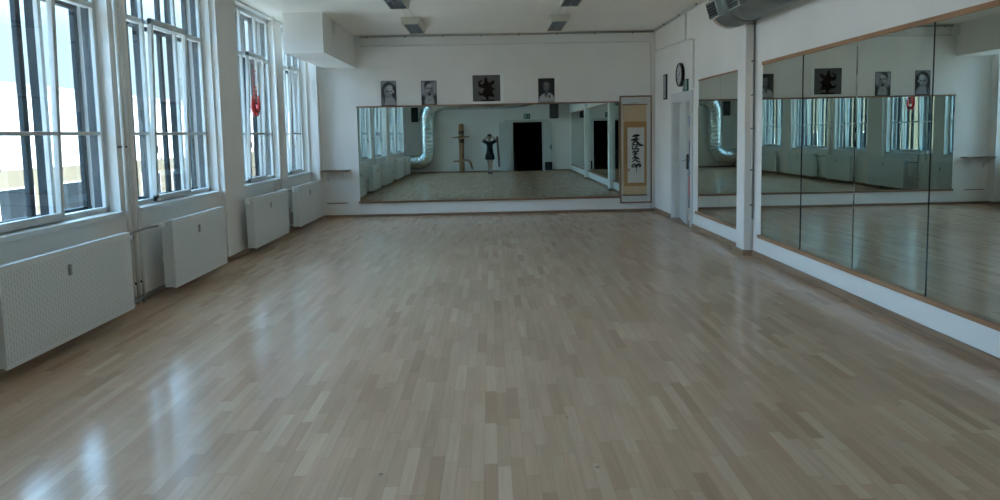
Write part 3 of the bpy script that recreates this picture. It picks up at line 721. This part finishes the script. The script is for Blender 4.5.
brush([(106, 288), (98, 306), (76, 318)], [9, 9, 5]); brush([(104, 300), (120, 312), (146, 322)], [7, 10, 5])
brush([(80, 342), (78, 356), (88, 362)], [8, 11, 7]); brush([(80, 342), (98, 338), (106, 346)], [7, 11, 9]); brush([(88, 360), (106, 358), (106, 344)], [8, 10, 7])
brush([(114, 340), (132, 336), (146, 344), (144, 358), (130, 362)], [7, 12, 12, 10, 6]); brush([(116, 338), (114, 372)], [11, 7]); brush([(118, 350), (138, 349)], [6, 8])
brush([(113, 372), (112, 412)], [4, 2.5])
p.b.build('ink_characters', p.mats, scr)
p = Print(0, 0); p.k = 25
for k in range(13): brush([(52 + (k % 2) * 3, 190 + k * 12), (57 - (k % 2) * 3, 197 + k * 12)], [1.8, 1.2])
p.b.build('signature', p.mats, scr)
b = MB(); q = [(2.614 + (x - 36) * .00242, 1.626 - (y - 27) * .00231) for x, y in ((47, 372), (59, 372), (59, 396), (47, 396))]
b.prism([Vector((u, -.0225, v)) for u, v in q], .0006, (0, -1, 0)); b.build('red_seal', mat('seal_red', (.32, .14, .10), .6, noise=.2, nscale=60), scr)

# ------------------------------------------------------------------ ceiling lights
def ceiling_light(x, y0, label, wires):
    L = 1.12
    root = empty('ceiling_light', (x, y0, H), 0, label, 'ceiling light', 'fluorescent ceiling lights')
    b = MB()
    prof = [(-.155, -.015), (-.135, -.115), (-.118, -.115), (-.118, -.07), (.118, -.07), (.118, -.115), (.135, -.115), (.155, -.015)]
    b.prism([Vector((u, 0, v)) for u, v in prof], L, (0, 1, 0))
    b.prism([Vector((u, -.003, v)) for u, v in ((-.157, -.004), (-.137, -.117), (.137, -.117), (.157, -.004))], .015, (0, 1, 0)); b.prism([Vector((u, L - .012, v)) for u, v in ((-.157, -.004), (-.137, -.117), (.137, -.117), (.157, -.004))], .015, (0, 1, 0))
    b.build('lamp_housing', M_LAMPH, root)
    b = MB()
    for k in range(22): b.box(-.116, .116, .03 + k * .05, .034 + k * .05, -.113, -.078)
    b.box(-.003, .003, .012, L - .012, -.113, -.08); b.build('louvre', M_LOUV, root)
    b = MB(); b.box(-.117, .117, .012, L - .012, -.078, -.072); b.build('reflector', mat('grey_reflector', (.42, .45, .46), .35, .3, noise=.05), root)
    for xx in (-.055, .055):
        b = MB(); b.tube([(xx, .06, -.072), (xx, L - .06, -.072)], .013, 8); b.build('lamp_tube', mat('unlit_tube', (.26, .28, .29), .3, noise=.02), root)
    for yy in (.2, L - .2):
        b = MB(); b.tube([(0, yy, -.02), (0, yy, 0)], .02, 8); b.build('ceiling_mount', M_LAMPH, root)
    if wires:
        for xx, s in ((-.03, -.012), (.06, .014)):
            b = MB(); b.tube([(xx, .005, -.04), (xx + s, -.35, -.006), (xx, -.7, -.006), (xx - s, -1.05, -.006), (xx, -1.385, -.03)], .004, 6); b.build('lamp_cable', M_LAMPH, root)
    return root
ceiling_light(-1.255, 11.85, 'farther ceiling light in the row near the windows', True)
ceiling_light(-1.255, 9.34, 'nearer ceiling light in the row near the windows', False)
ceiling_light(1.165, 11.85, 'farther ceiling light in the row near the mirrors', True)
ceiling_light(1.165, 9.38, 'nearer ceiling light in the row near the mirrors', False)

# ------------------------------------------------------------------ ventilation ducts
def duct_mesh(b, path, r, ridge=.075, n=28, ridges=True, amp=.009):
    """resample a smooth path and run a spiral-ridged round tube along it"""
    P = [Vector(p) for p in path]; out = []; rad = []
    seg = [(P[i + 1] - P[i]).length for i in range(len(P) - 1)]; tot = sum(seg); N_ = max(2, int(tot / (ridge / 3)))
    for k in range(N_ + 1):
        d = tot * k / N_; i = 0
        while i < len(seg) - 1 and d > seg[i]: d -= seg[i]; i += 1
        out.append(P[i].lerp(P[i + 1], d / seg[i])); rad.append(r + (amp if k % 3 == 0 and ridges else 0))
    b.tube(out, r, n, True, rad)
def arc(c, a, bdir, R, n=8):
    """quarter arc about c from c+a*R to c+bdir*R"""
    a, bdir, c = Vector(a), Vector(bdir), Vector(c)
    return [c + a * R * math.cos(t * PI / 2 / n) + bdir * R * math.sin(t * PI / 2 / n) for t in range(n + 1)]
rd = .26; YD = 0.0
root = empty('ventilation_duct', (2.94, 3.0, 3.03), 0, 'long ribbed steel ventilation duct under the ceiling along the right wall', 'duct')
b = MB(); duct_mesh(b, [(-.0, -1.74, 0), (0, 5.85, 0)], rd); b.build('duct_tube', M_DUCT_DARK, root)
b = MB(); b.lathe([(rd + .002, 0), (rd + .012, .01), (rd + .012, .05), (rd - .01, .06), (rd - .06, .075)], 32, (0, 5.82, 0), 'Y'); b.build('duct_end_cap', M_DUCT, root)
for k, yy in enumerate((5.57, 4.88, 3.9, 2.9, 1.9)):
    R_ = Matrix.Rotation(math.radians(-16), 4, 'Y')
    b = MB(); b.box(-rd - .07, -rd + .06, yy - .17, yy + .17, -.10, .10, .004, R_); g = b.build('air_grille', M_DUCT, root)
    b = MB(); b.box(-rd - .074, -rd - .066, yy - .155, yy + .155, -.085, .085, 0, R_)
    b.build('grille_opening', M_BLACK, g)
    b = MB()
    for q in range(5): b.box(-rd - .079, -rd - .072, yy - .155, yy + .155, -.07 + q * .034, -.066 + q * .034, 0, R_)
    b.build('grille_blades', M_LOUV, g)
for yy in (5.25, 3.4, 1.3, -1.0):
    b = MB(); b.tube([(math.sin(a) * (rd + .012), yy, math.cos(a) * (rd + .012)) for a in [q * 2 * PI / 28 for q in range(29)]], .009, 6); b.tube([(0, yy, rd + .01), (0, yy, H - 3.03)], .006, 6); b.build('hanger_strap', M_VALVE, root)
# the rear duct: out of the left wall, up, along the rear wall, and over to join the long one
root = empty('ventilation_duct', (0, 0, 0), 0, 'ribbed steel duct rising and bending in the rear corner, seen in the mirrors', 'duct')
yd = REAR + .42; zh = 2.80; cx = -2.555
path = [(XL + .0, yd, .47)] + [tuple(v) for v in arc((cx - .40, yd, .87), (0, 0, -1), (1, 0, 0), .40)]
b = MB(); duct_mesh(b, path, .285, .15, ridges=True, amp=.02); b.build('lower_elbow', M_DUCT, root)
b = MB(); duct_mesh(b, [(cx, yd, .85), (cx, yd, zh - .60)], .283, .16, amp=.02); b.build('riser', M_DUCT, root)
path = [tuple(v) for v in arc((cx + .62, yd, zh - .62), (-1, 0, 0), (0, 0, 1), .62, 12)]
b = MB(); duct_mesh(b, path, .285, .15, amp=.02); b.build('upper_elbow', M_DUCT, root)
path = [(cx + .60, yd, zh), (.35, yd, zh)] + [(.62, yd + .05, zh + .01), (.88, yd + .2, zh + .02), (1.2, yd + .48, zh + .04), (2.3, .65, 3.0), (2.6, .92, 3.02), (2.82, 1.08, 3.03), (2.92, 1.24, 3.03)]
b = MB(); duct_mesh(b, path, .262, .1); b.build('upper_run', M_DUCT, root)
for xx in (-1.3, .1):
    b = MB(); b.tube([(xx, yd, zh + .26), (xx, yd, H)], .006, 6); b.tube([(xx, yd + math.sin(a) * .275, zh + .01 + math.cos(a) * .275) for a in [q * 2 * PI / 24 for q in range(25)]], .009, 6); b.build('hanger_strap', M_VALVE, root)

# ------------------------------------------------------------------ things by the rear wall
# open double door
d2 = empty('door_2', (0, REAR, 0), 0, 'open double doorway in the rear wall, dark hallway beyond', 'door', kind='structure')
b = MB(); b.box(RD0 - .09, RD0, -.02, .03, 0, RDZ + .09, .003); b.box(RD1, RD1 + .05, -.02, .03, 0, RDZ + .09, .003); b.box(RD0 - .3, RD1 + .25, 0, .035, RDZ, RDZ + .09, .003)
b.box(RD0, RD0 + .02, -.3, 0, 0, RDZ); b.box(RD1 - .02, RD1, -.3, 0, 0, RDZ)
b.build('door_frame', M_DFR, d2)
lf = MB(); lf.box(.36, .80, .04, .08, .02, RDZ, .003); lf = lf.build('door_leaf', M_LEAF, d2)
b = MB(); b.box(.38, .78, .08, .084, .04, .38, .001); b.build('kick_plate', mat('pale_plate', (.62, .66, .66), .35, .3, noise=.08), lf)
rf = MB(); rf.box(2.20, 2.50, .04, .08, .36, RDZ, .003); rf = rf.build('door_leaf', M_LEAF, d2)
b = MB(); b.box(2.20, 2.50, .04, .08, .02, .36, .003); b.build('kick_plate', mat('dark_plate', (.03, .036, .04), .4, noise=.1), rf)
b = MB(); b.box(2.435, 2.475, .08, .09, .86, 1.06, .003); b.tube([(2.455, .09, .97), (2.455, .13, .97), (2.37, .135, .965)], .009, 8); b.build('door_handle', M_BLACK, rf)
b = MB(); b.box(.93, 1.04, REAR - .62, REAR - .36, .013, .78, .006)
o = tag(b.build('bin', mat('grey_bin_plastic', (.06, .07, .075), .5, noise=.05)), 'narrow grey bin inside the dark rear doorway', 'bin')
b = MB(); b.box(.925, 1.045, REAR - .625, REAR - .355, .78, .80, .004); b.build('bin_lid', M_BLACK, o)
root = empty('exit_sign', (0, REAR, 0), 0, 'green exit sign over the dark rear doorway, seen in the mirror', 'sign')
b = MB(); b.box(1.37, 1.63, 0, .03, 2.13, 2.33, .003); b.build('sign_plate', M_GREEN, root)
b = MB(); running_man(b, lambda u, v: Vector((1.50 - u, .03, 2.23 + v)), (0, 1, 0), .2); b.build('sign_symbol', M_SIGNW, root)
# loudspeakers
def speaker(x, y, z0, z1, w, d, label, rz=0):
    root = empty('loudspeaker', (x, y, z0), rz, label, 'loudspeaker', 'loudspeakers on the rear wall')
    hh = z1 - z0
    b = MB(); b.box(-w / 2, w / 2, -d / 2, d / 2, .0, hh, .02); b.build('cabinet', M_BLACK, root)
    b = MB(); b.box(-w / 2 + .02, w / 2 - .02, d / 2, d / 2 + .012, .03, hh - .03, .01); b.build('speaker_grille', mat('speaker_cloth', (.02, .02, .022), .8, noise=.2, nscale=80), root)
    b = MB(); b.box(-.04, .04, -d / 2 - .12, -d / 2, hh * .55, hh * .75, .003); b.build('wall_mount', M_BLACK, root)
speaker(2.58, REAR + .30, 2.12, 2.75, .34, .36, 'black loudspeaker high beside the rear doorway')
speaker(-3.05, REAR + .24, 2.08, 2.66, .26, .26, 'black loudspeaker high in the corner behind the duct')

# wooden training dummy
root = empty('training_dummy', (-1.19, REAR + .26, 0), 0, 'brown wooden striking post with arms and bent leg', 'training dummy')
b = MB(); b.lathe([(.10, 0), (.108, .03), (.106, 1.2), (.104, 1.93), (.092, 1.98)], 24); b.build('post', M_DUMMY, root)
def peg(p, q, r0, r1, nm): 
    b = MB(); b.tube([p, tuple((Vector(p) + Vector(q)) / 2), q], r0, 12, True, [r0, (r0 + r1) / 2, r1]); b.build(nm, M_DUMMY, root)
peg((-.12, .02, 1.40), (.33, .42, 1.46), .035, .022, 'arm'); peg((.12, .02, 1.46), (-.33, .42, 1.42), .035, .022, 'arm'); peg((0, .0, 1.05), (-.05, .5, 1.06), .035, .022, 'arm')
b = MB(); b.tube([(0, .05, .52), (.30, .38, .50), (.36, .42, .42), (.44, .46, .16)], .04, 12, True, [.045, .05, .048, .032]); b.build('leg', M_DUMMY, root)
peg((-.06, .0, .48), (-.34, .12, .46), .032, .026, 'cross_bar')
for z in (1.60, 1.26):
    b = MB(); b.lathe([(.110, 0), (.113, .01), (.113, .13), (.110, .14)], 24, (0, 0, z - .05)); b.build('leather_band', mat('dark_leather', (.06, .03, .02), .6, noise=.1), root)
b = MB(); b.box(-.14, .14, -.26, -.06, .0, .05, .004); b.box(-.05, .05, -.26, -.09, 1.70, 1.78, .003); b.build('wall_bracket', M_VALVE, root)
# tall board
root = empty('wooden_board', (.30, REAR, 0), 0, 'narrow dark wooden striking board hanging on the rear wall', 'board')
b = MB(); b.prism([Vector((-.075, .002, 1.44)), Vector((.0, .002, 1.44)), Vector((.06, .002, .55)), Vector((.075, .002, .19)), Vector((.0, .002, .17)), Vector((-.03, .002, .55))], .05, (0, 1, 0)); b.build('board_blade', M_PLANK, root)
b = MB(); b.box(-.075, .0, .052, .06, 1.28, 1.40, .003); b.build('board_pad', mat('dark_leather', (.06, .03, .02), .6), root)

# red ornament hanging in the third window
root = empty('hanging_ornament', (XI + .085, 10.82, 1.93), 0, 'red hanging ornament with horned loop in the window beyond the pier', 'ornament')
M_RED = mat('bright_red_plastic', (.62, .035, .03), .4, noise=.05); M_PINKW = mat('ornament_white', (.7, .62, .6), .5, noise=.05)
b = MB(); pts = [(0, -.13 + .0, .26), (0, -.135, .14), (0, -.11, .06), (0, -.05, .02), (0, .05, .02), (0, .11, .06), (0, .135, .14), (0, .13, .26)]
b.tube(pts, .03, 10, True, [.012, .026, .034, .04, .04, .034, .026, .012]); b.tube([(0, -.06, .02), (0, -.07, -.05)], .02, 8, True, [.03, .012]); b.tube([(0, .06, .02), (0, .07, -.05)], .02, 8, True, [.03, .012]); b.build('horned_loop', M_RED, root)
b = MB(); b.box(-.008, .008, -.075, .075, .12, .40, .004); b.build('red_plaque', M_RED, root)
b = MB()
for k in range(4):
    z = .16 + k * .06
    b.box(.008, .011, -.05, .05, z, z + .012); b.box(.008, .011, -.006, .006, z - .014, z + .03)
b.build('plaque_marks', M_PINKW, root)
b = MB(); b.tube([(0, -.07, .40), (-.0, -.07, .62)], .004, 6); b.tube([(0, .07, .40), (0, .07, .62)], .004, 6); b.tube([(0, -.09, .62), (0, .09, .62)], .008, 8); b.tube([(0, 0, .62), (-.03, 0, .93)], .003, 6); b.build('hanging_cord', M_RED, root)

# ------------------------------------------------------------------ the photographer (seen in the end mirror)
M_SKIN = mat('skin', (.42, .26, .19), .55, noise=.05)
M_SHIRT = mat('dark_teal_shirt', (.018, .028, .036), .85, noise=.15, nscale=20)
M_SHORT = mat('black_shorts', (.010, .010, .012), .85, noise=.15, nscale=20)
M_HAIR = mat('dark_hair', (.02, .014, .011), .55, noise=.3, nscale=40)
def skin_mesh(verts, edges, sub=2):
    me = bpy.data.meshes.new('tmp'); me.from_pydata([v[0] for v in verts], edges, [])
    o = bpy.data.objects.new('tmp', me); COL.objects.link(o)
    md = o.modifiers.new('s', 'SKIN'); md.use_smooth_shade = True
    o.modifiers.new('d', 'SUBSURF').levels = sub
    for i, v in enumerate(verts):
        sv = me.skin_vertices[0].data[i]; sv.radius = v[1] if isinstance(v[1], tuple) else (v[1], v[1]); sv.use_root = (i == 0)
    dg = bpy.context.evaluated_depsgraph_get(); dg.update()
    out = bpy.data.meshes.new_from_object(o.evaluated_get(dg)); bpy.data.objects.remove(o); bpy.data.meshes.remove(me)
    return out
def chain(V, E, start, pts):
    i = start
    for p_ in pts:
        V.append(p_); E.append((i, len(V) - 1)); i = len(V) - 1
    return i
PX, PY = -.045, -.40
person = empty('person', (PX, PY, 0), 0, 'person in dark shirt and black shorts photographing, reflected in the end mirror', 'person')
V = [((0, 0, .80), (.115, .09))]; E = []
ch = chain(V, E, 0, [((0, -.01, .92), (.105, .08)), ((0, 0, 1.06), (.115, .085)), ((0, 0, 1.18), (.11, .08))])
nk = chain(V, E, ch, [((0, .005, 1.25), .06), ((0, .015, 1.315), .046), ((0, .02, 1.37), .05)])
HANDS = []
for s in (-1, 1):
    e = chain(V, E, ch, [((s * .10, -.005, 1.215), .06), ((s * .165, .0, 1.225), .052), ((s * .22, .08, 1.265), .043), ((s * .255, .16, 1.305), .038), ((s * .185, .22, 1.365), .033), ((s * .11, .275, 1.425), .024)])
    W_ = Vector((s * .11, .275, 1.425))
    palm = chain(V, E, e, [((s * .088, .29, 1.455), (.026, .018)), ((s * .072, .302, 1.485), (.034, .016))])
    K = Vector((s * .072, .302, 1.485))
    for k in range(4):                                   # fingers curl forward round the camera's side
        off = Vector((s * .006 * k, .012 - .018 * k, .016 - .004 * k)); Lf = (.030, .034, .031, .024)[k]
        a_ = K + off; b_ = a_ + Vector((-s * .008, .014, Lf)); c_ = b_ + Vector((-s * .022, .006, Lf * .35)); d_ = c_ + Vector((-s * .018, 0, -.008))
        chain(V, E, palm, [(tuple(a_), .010), (tuple(b_), .009), (tuple(c_), .0085), (tuple(d_), .007)])
    t0 = Vector((s * .075, .285, 1.462)); chain(V, E, palm - 1, [(tuple(t0 + Vector((-s * .016, -.012, .008))), .011), (tuple(t0 + Vector((-s * .035, -.014, .022))), .0095), (tuple(t0 + Vector((-s * .05, -.010, .03))), .008)])
    hip = chain(V, E, 0, [((s * .075, 0, .74), .085), ((s * .065, .01, .56), .068), ((s * .052, .015, .42), .050), ((s * .048, -.012, .28), .047), ((s * .045, -.005, .14), .032), ((s * .045, -.005, .075), .032)])
    chain(V, E, hip, [((s * .047, .03, .045), .036), ((s * .05, .10, .032), .034), ((s * .052, .15, .028), .026)])
bm_body = skin_mesh(V, E, 2)
# head, sculpted from a sphere and fused into the body by voxel remeshing
b = MB(); b.bm.from_mesh(bm_body)
hv = b.ellipsoid((0, .02, 1.432), (.071, .088, .105), 40, 28)
for v in hv:
    x, y, z = v.co.x, v.co.y - .02, v.co.z - 1.432
    if z < -.02: f = 1 + (z + .02) * 3.0; v.co.x *= max(.55, f); 
    if z < -.04 and y > 0: v.co.y += .008
    if y > .05:
        nose = math.exp(-(x / .012) ** 2) * math.exp(-((z + .012) / .02) ** 2); v.co.y += .020 * nose
        for q in (-.028, .028): v.co.y -= .010 * math.exp(-((x - q) / .013) ** 2 - ((z - .014) / .011) ** 2)
        v.co.y += .006 * math.exp(-(x / .02) ** 2 - ((z + .05) / .007) ** 2) - .004 * math.exp(-(x / .022) ** 2 - ((z + .058) / .004) ** 2)
        v.co.y += .006 * math.exp(-((z - .032) / .008) ** 2) * math.exp(-(x / .05) ** 2) + .008 * math.exp(-(x / .02) ** 2 - ((z + .09) / .015) ** 2)
for s in (-1, 1): b.ellipsoid((s * .072, .012, 1.428), (.010, .018, .030), 12, 8, Matrix.Rotation(s * .3, 3, 'Z'))
for f in b.bm.faces: f.smooth = True
body = b.build('body', M_SKIN, person)
rm = body.modifiers.new('fuse', 'REMESH'); rm.mode = 'VOXEL'; rm.voxel_size = .0055; rm.use_smooth_shade = True
sm = body.modifiers.new('smooth', 'SMOOTH'); sm.factor = .5; sm.iterations = 2
for s in (-1, 1):
    b = MB(); b.ellipsoid((s * .027, .092, 1.447), (.011, .008, .007), 14, 10); eye = b.build('eye', mat('eye_white', (.6, .58, .55), .2), person)
    b = MB(); b.ellipsoid((s * .027, .0985, 1.447), (.0045, .003, .0045), 12, 8); b.build('iris', M_BLACK, eye)
# hair cap with a bun-free, chin-length outline
b = MB(); hv = b.ellipsoid((0, .008, 1.446), (.094, .1, .104), 36, 24)
kill = [v for v in hv if (v.co.y > .055 and v.co.z < 1.487) or v.co.z < 1.36]
bmesh.ops.delete(b.bm, geom=kill, context='VERTS')
for v in b.bm.verts:
    if v.co.y < .05: v.co += Vector((math.sin(v.co.z * 160 + v.co.x * 90) * .002, math.sin(v.co.x * 170) * .002, 0))
hair = b.build('hair', M_HAIR, person); so_ = hair.modifiers.new('thick', 'SOLIDIFY'); so_.thickness = .014; so_.offset = -1
# shirt
V = [((0, -.005, .79), (.168, .132))]; E = []
c2 = chain(V, E, 0, [((0, -.005, .88), (.155, .122)), ((0, -.005, .99), (.132, .107)), ((0, 0, 1.12), (.135, .102)), ((0, 0, 1.20), (.12, .09))])
chain(V, E, c2, [((0, .004, 1.255), (.07, .062))])
for s in (-1, 1): chain(V, E, c2, [((s * .105, -.004, 1.222), .075), ((s * .17, .005, 1.235), .07), ((s * .22, .08, 1.272), .078), ((s * .252, .145, 1.302), .08)])
me = skin_mesh(V, E, 2); o = bpy.data.objects.new('shirt', me); me.materials.append(M_SHIRT); COL.objects.link(o); o.parent = person
# shorts
V = [((0, -.005, .90), (.125, .10))]; E = []
c2 = chain(V, E, 0, [((0, -.005, .78), (.16, .125))])
for s in (-1, 1): chain(V, E, c2, [((s * .078, 0, .70), .115), ((s * .082, .008, .60), .118), ((s * .085, .012, .53), .122)])
me = skin_mesh(V, E, 2); o = bpy.data.objects.new('shorts', me); me.materials.append(M_SHORT); COL.objects.link(o); o.parent = person
for s in (-1, 1):
    V = [((s * .047, -.035, .045), (.042, .04))]; E = []
    chain(V, E, 0, [((s * .048, .03, .045), (.042, .042)), ((s * .052, .10, .036), (.044, .033)), ((s * .055, .165, .030), (.036, .026))]); chain(V, E, 0, [((s * .046, -.02, .095), .043)])
    me = skin_mesh(V, E, 2)
    for v in me.vertices: v.co.z = max(v.co.z, .002)
    o = bpy.data.objects.new('shoe', me); me.materials.append(M_BLACK); COL.objects.link(o); o.parent = person
# the camera in the person's hands
root = empty('camera', (PX, PY + .295, 1.485), 0, 'black compact camera held up by the person in dark shirt', 'camera')
b = MB(); b.box(-.062, .062, -.018, .018, -.032, .034, .006); b.box(-.02, .02, -.014, .014, .034, .046, .004); b.build('camera_body', M_BLACK, root)
b = MB(); b.lathe([(.027, .017), (.028, .02), (.028, .04), (.025, .043)], 24, (0, 0, 0), 'Y'); b.build('lens', M_BLACK, root)
b = MB(); b.lathe([(.021, .0425), (.021, .0445)], 24, (0, 0, 0), 'Y'); b.build('lens_glass', mat('lens_glass', (.02, .03, .05), .05), root)

# ------------------------------------------------------------------ outside
b = MB(); b.box(-160, XL - .34, -120, 220, -7.3, -7.0)
struct(b.build('ground', M_ASPH), 'grey street level far below the windows', 'ground')
def building(name, x0, x1, y0, y1, z0, zm, z1, label, lower, upper, wins, cat='building'):
    root = empty(name, (x0, y0, z0), 0, label, cat)
    b = MB(); b.box(x1 - x0 - (x1 - x0), x1 - x0, 0, y1 - y0, 0, zm - z0); b.build('lower_storeys', lower, root)
    if z1 > zm:
        b = MB(); b.box(-.0, x1 - x0 + .02, 0, y1 - y0, zm - z0, z1 - z0); b.build('upper_storey', upper, root)
    b = MB(); b.box(-.3, x1 - x0 + .3, -.3, y1 - y0 + .3, z1 - z0, z1 - z0 + .25); b.build('roof_edge', M_ROOFG, root)
    for (wy, wz, ww, wh) in wins:
        f = MB(); xx = x1 - x0
        f.box(xx - .1, xx + .06, wy - .08, wy + ww + .08, wz - z0 - .08, wz - z0 + wh + .08); f = f.build('house_window', M_CONCR, root)
        g = MB(); g.box(xx + .05, xx + .07, wy, wy + ww, wz - z0, wz - z0 + wh); g.build('pane', M_BLUEGREY, f)
    return root
wl = [(4 + k * 6.0, -3.3, 3.4, 2.0) for k in range(26)]
building('house', -44, -30, -20, 135, -7, -.1, 5.1, 'long white building across the street with a beige lower storey', M_BEIGE, M_CONCR, wl)
building('house', -75, -58, 30, 62, -7, 6, 9.6, 'pale block on the skyline behind the long white building', M_CONCR, M_CONCR, [(3 + k * 4, 4, 2, 1.5) for k in range(7)])
building('house', -78, -60, 72, 120, -7, 5, 8.3, 'lower pale block farther along the skyline', M_CONCR, M_CONCR, [(3 + k * 4, 3.2, 2, 1.4) for k in range(10)])
building('house', -42, -26, -75, -24, -7, 1.0, 5.5, 'cream building opposite the rear windows', M_BEIGE, M_BEIGE, [(3 + k * 5, -1.6, 2.2, 2.6) for k in range(9)])

# ------------------------------------------------------------------ light
world = bpy.data.worlds.new('sky'); SC.world = world; world.use_nodes = True
N, L = world.node_tree.nodes, world.node_tree.links
bg = N['Background']
tc = N.new('ShaderNodeTexCoord'); sp = N.new('ShaderNodeSeparateXYZ'); L.new(tc.outputs['Generated'], sp.inputs[0])
rmp = N.new('ShaderNodeValToRGB'); e = rmp.color_ramp                     # hazy bright sky: pale at the horizon, stronger blue-white higher up
e.elements[0].position = 0.0; e.elements[0].color = (.19, .275, .315, 1)
e.elements[1].position = 1.0; e.elements[1].color = (.74, 1.33, 1.98, 1)
q = e.elements.new(.13); q.color = (.20, .295, .34, 1)
q = e.elements.new(.32); q.color = (.72, 1.30, 1.93, 1)
L.new(sp.outputs[2], rmp.inputs[0]); L.new(rmp.outputs[0], bg.inputs[0]); bg.inputs[1].default_value = 1.06
sun = bpy.data.lights.new('sun', 'SUN'); sun.energy = 3.5; sun.angle = math.radians(.6); sun.color = (1, .96, .9)
so = bpy.data.objects.new('sun', sun); COL.objects.link(so)
so.rotation_euler = Vector((-.62, .25, -.74)).to_track_quat('-Z', 'Y').to_euler()

# ------------------------------------------------------------------ camera
f, pitch, roll, yaw, CY = 720.0, .0942, -.0207, -.0111, 201.65
cy, sy = math.cos(yaw), math.sin(yaw)
F = Vector((-sy * math.cos(pitch), cy * math.cos(pitch), -math.sin(pitch)))
R = Vector((cy, sy, 0)); U = R.cross(F)
c, s = math.cos(roll), math.sin(roll)
R2, U2 = R * c + U * s, U * c - R * s
cam = bpy.data.cameras.new('camera_view'); co = bpy.data.objects.new('camera_view', cam); COL.objects.link(co)
m3 = Matrix((R2, U2, -F)).transposed()
co.matrix_world = Matrix.Translation((0, 0, 1.55)) @ m3.to_4x4()
cam.sensor_width = 36; cam.sensor_fit = 'HORIZONTAL'; cam.lens = f * 36 / 1000; cam.shift_y = -(250 - CY) / 1000
cam.clip_start = .03; cam.clip_end = 600
SC.camera = co

SC.view_settings.view_transform = 'Standard'; SC.view_settings.look = 'None'
SC.view_settings.gamma = 1; SC.view_settings.use_curve_mapping = False
SC.view_settings.exposure = 2.28
SC.cycles.use_denoising = True
SC.cycles.max_bounces = 14; SC.cycles.diffuse_bounces = 7; SC.cycles.glossy_bounces = 8; SC.cycles.transparent_max_bounces = 24
SC.cycles.sample_clamp_indirect = 8
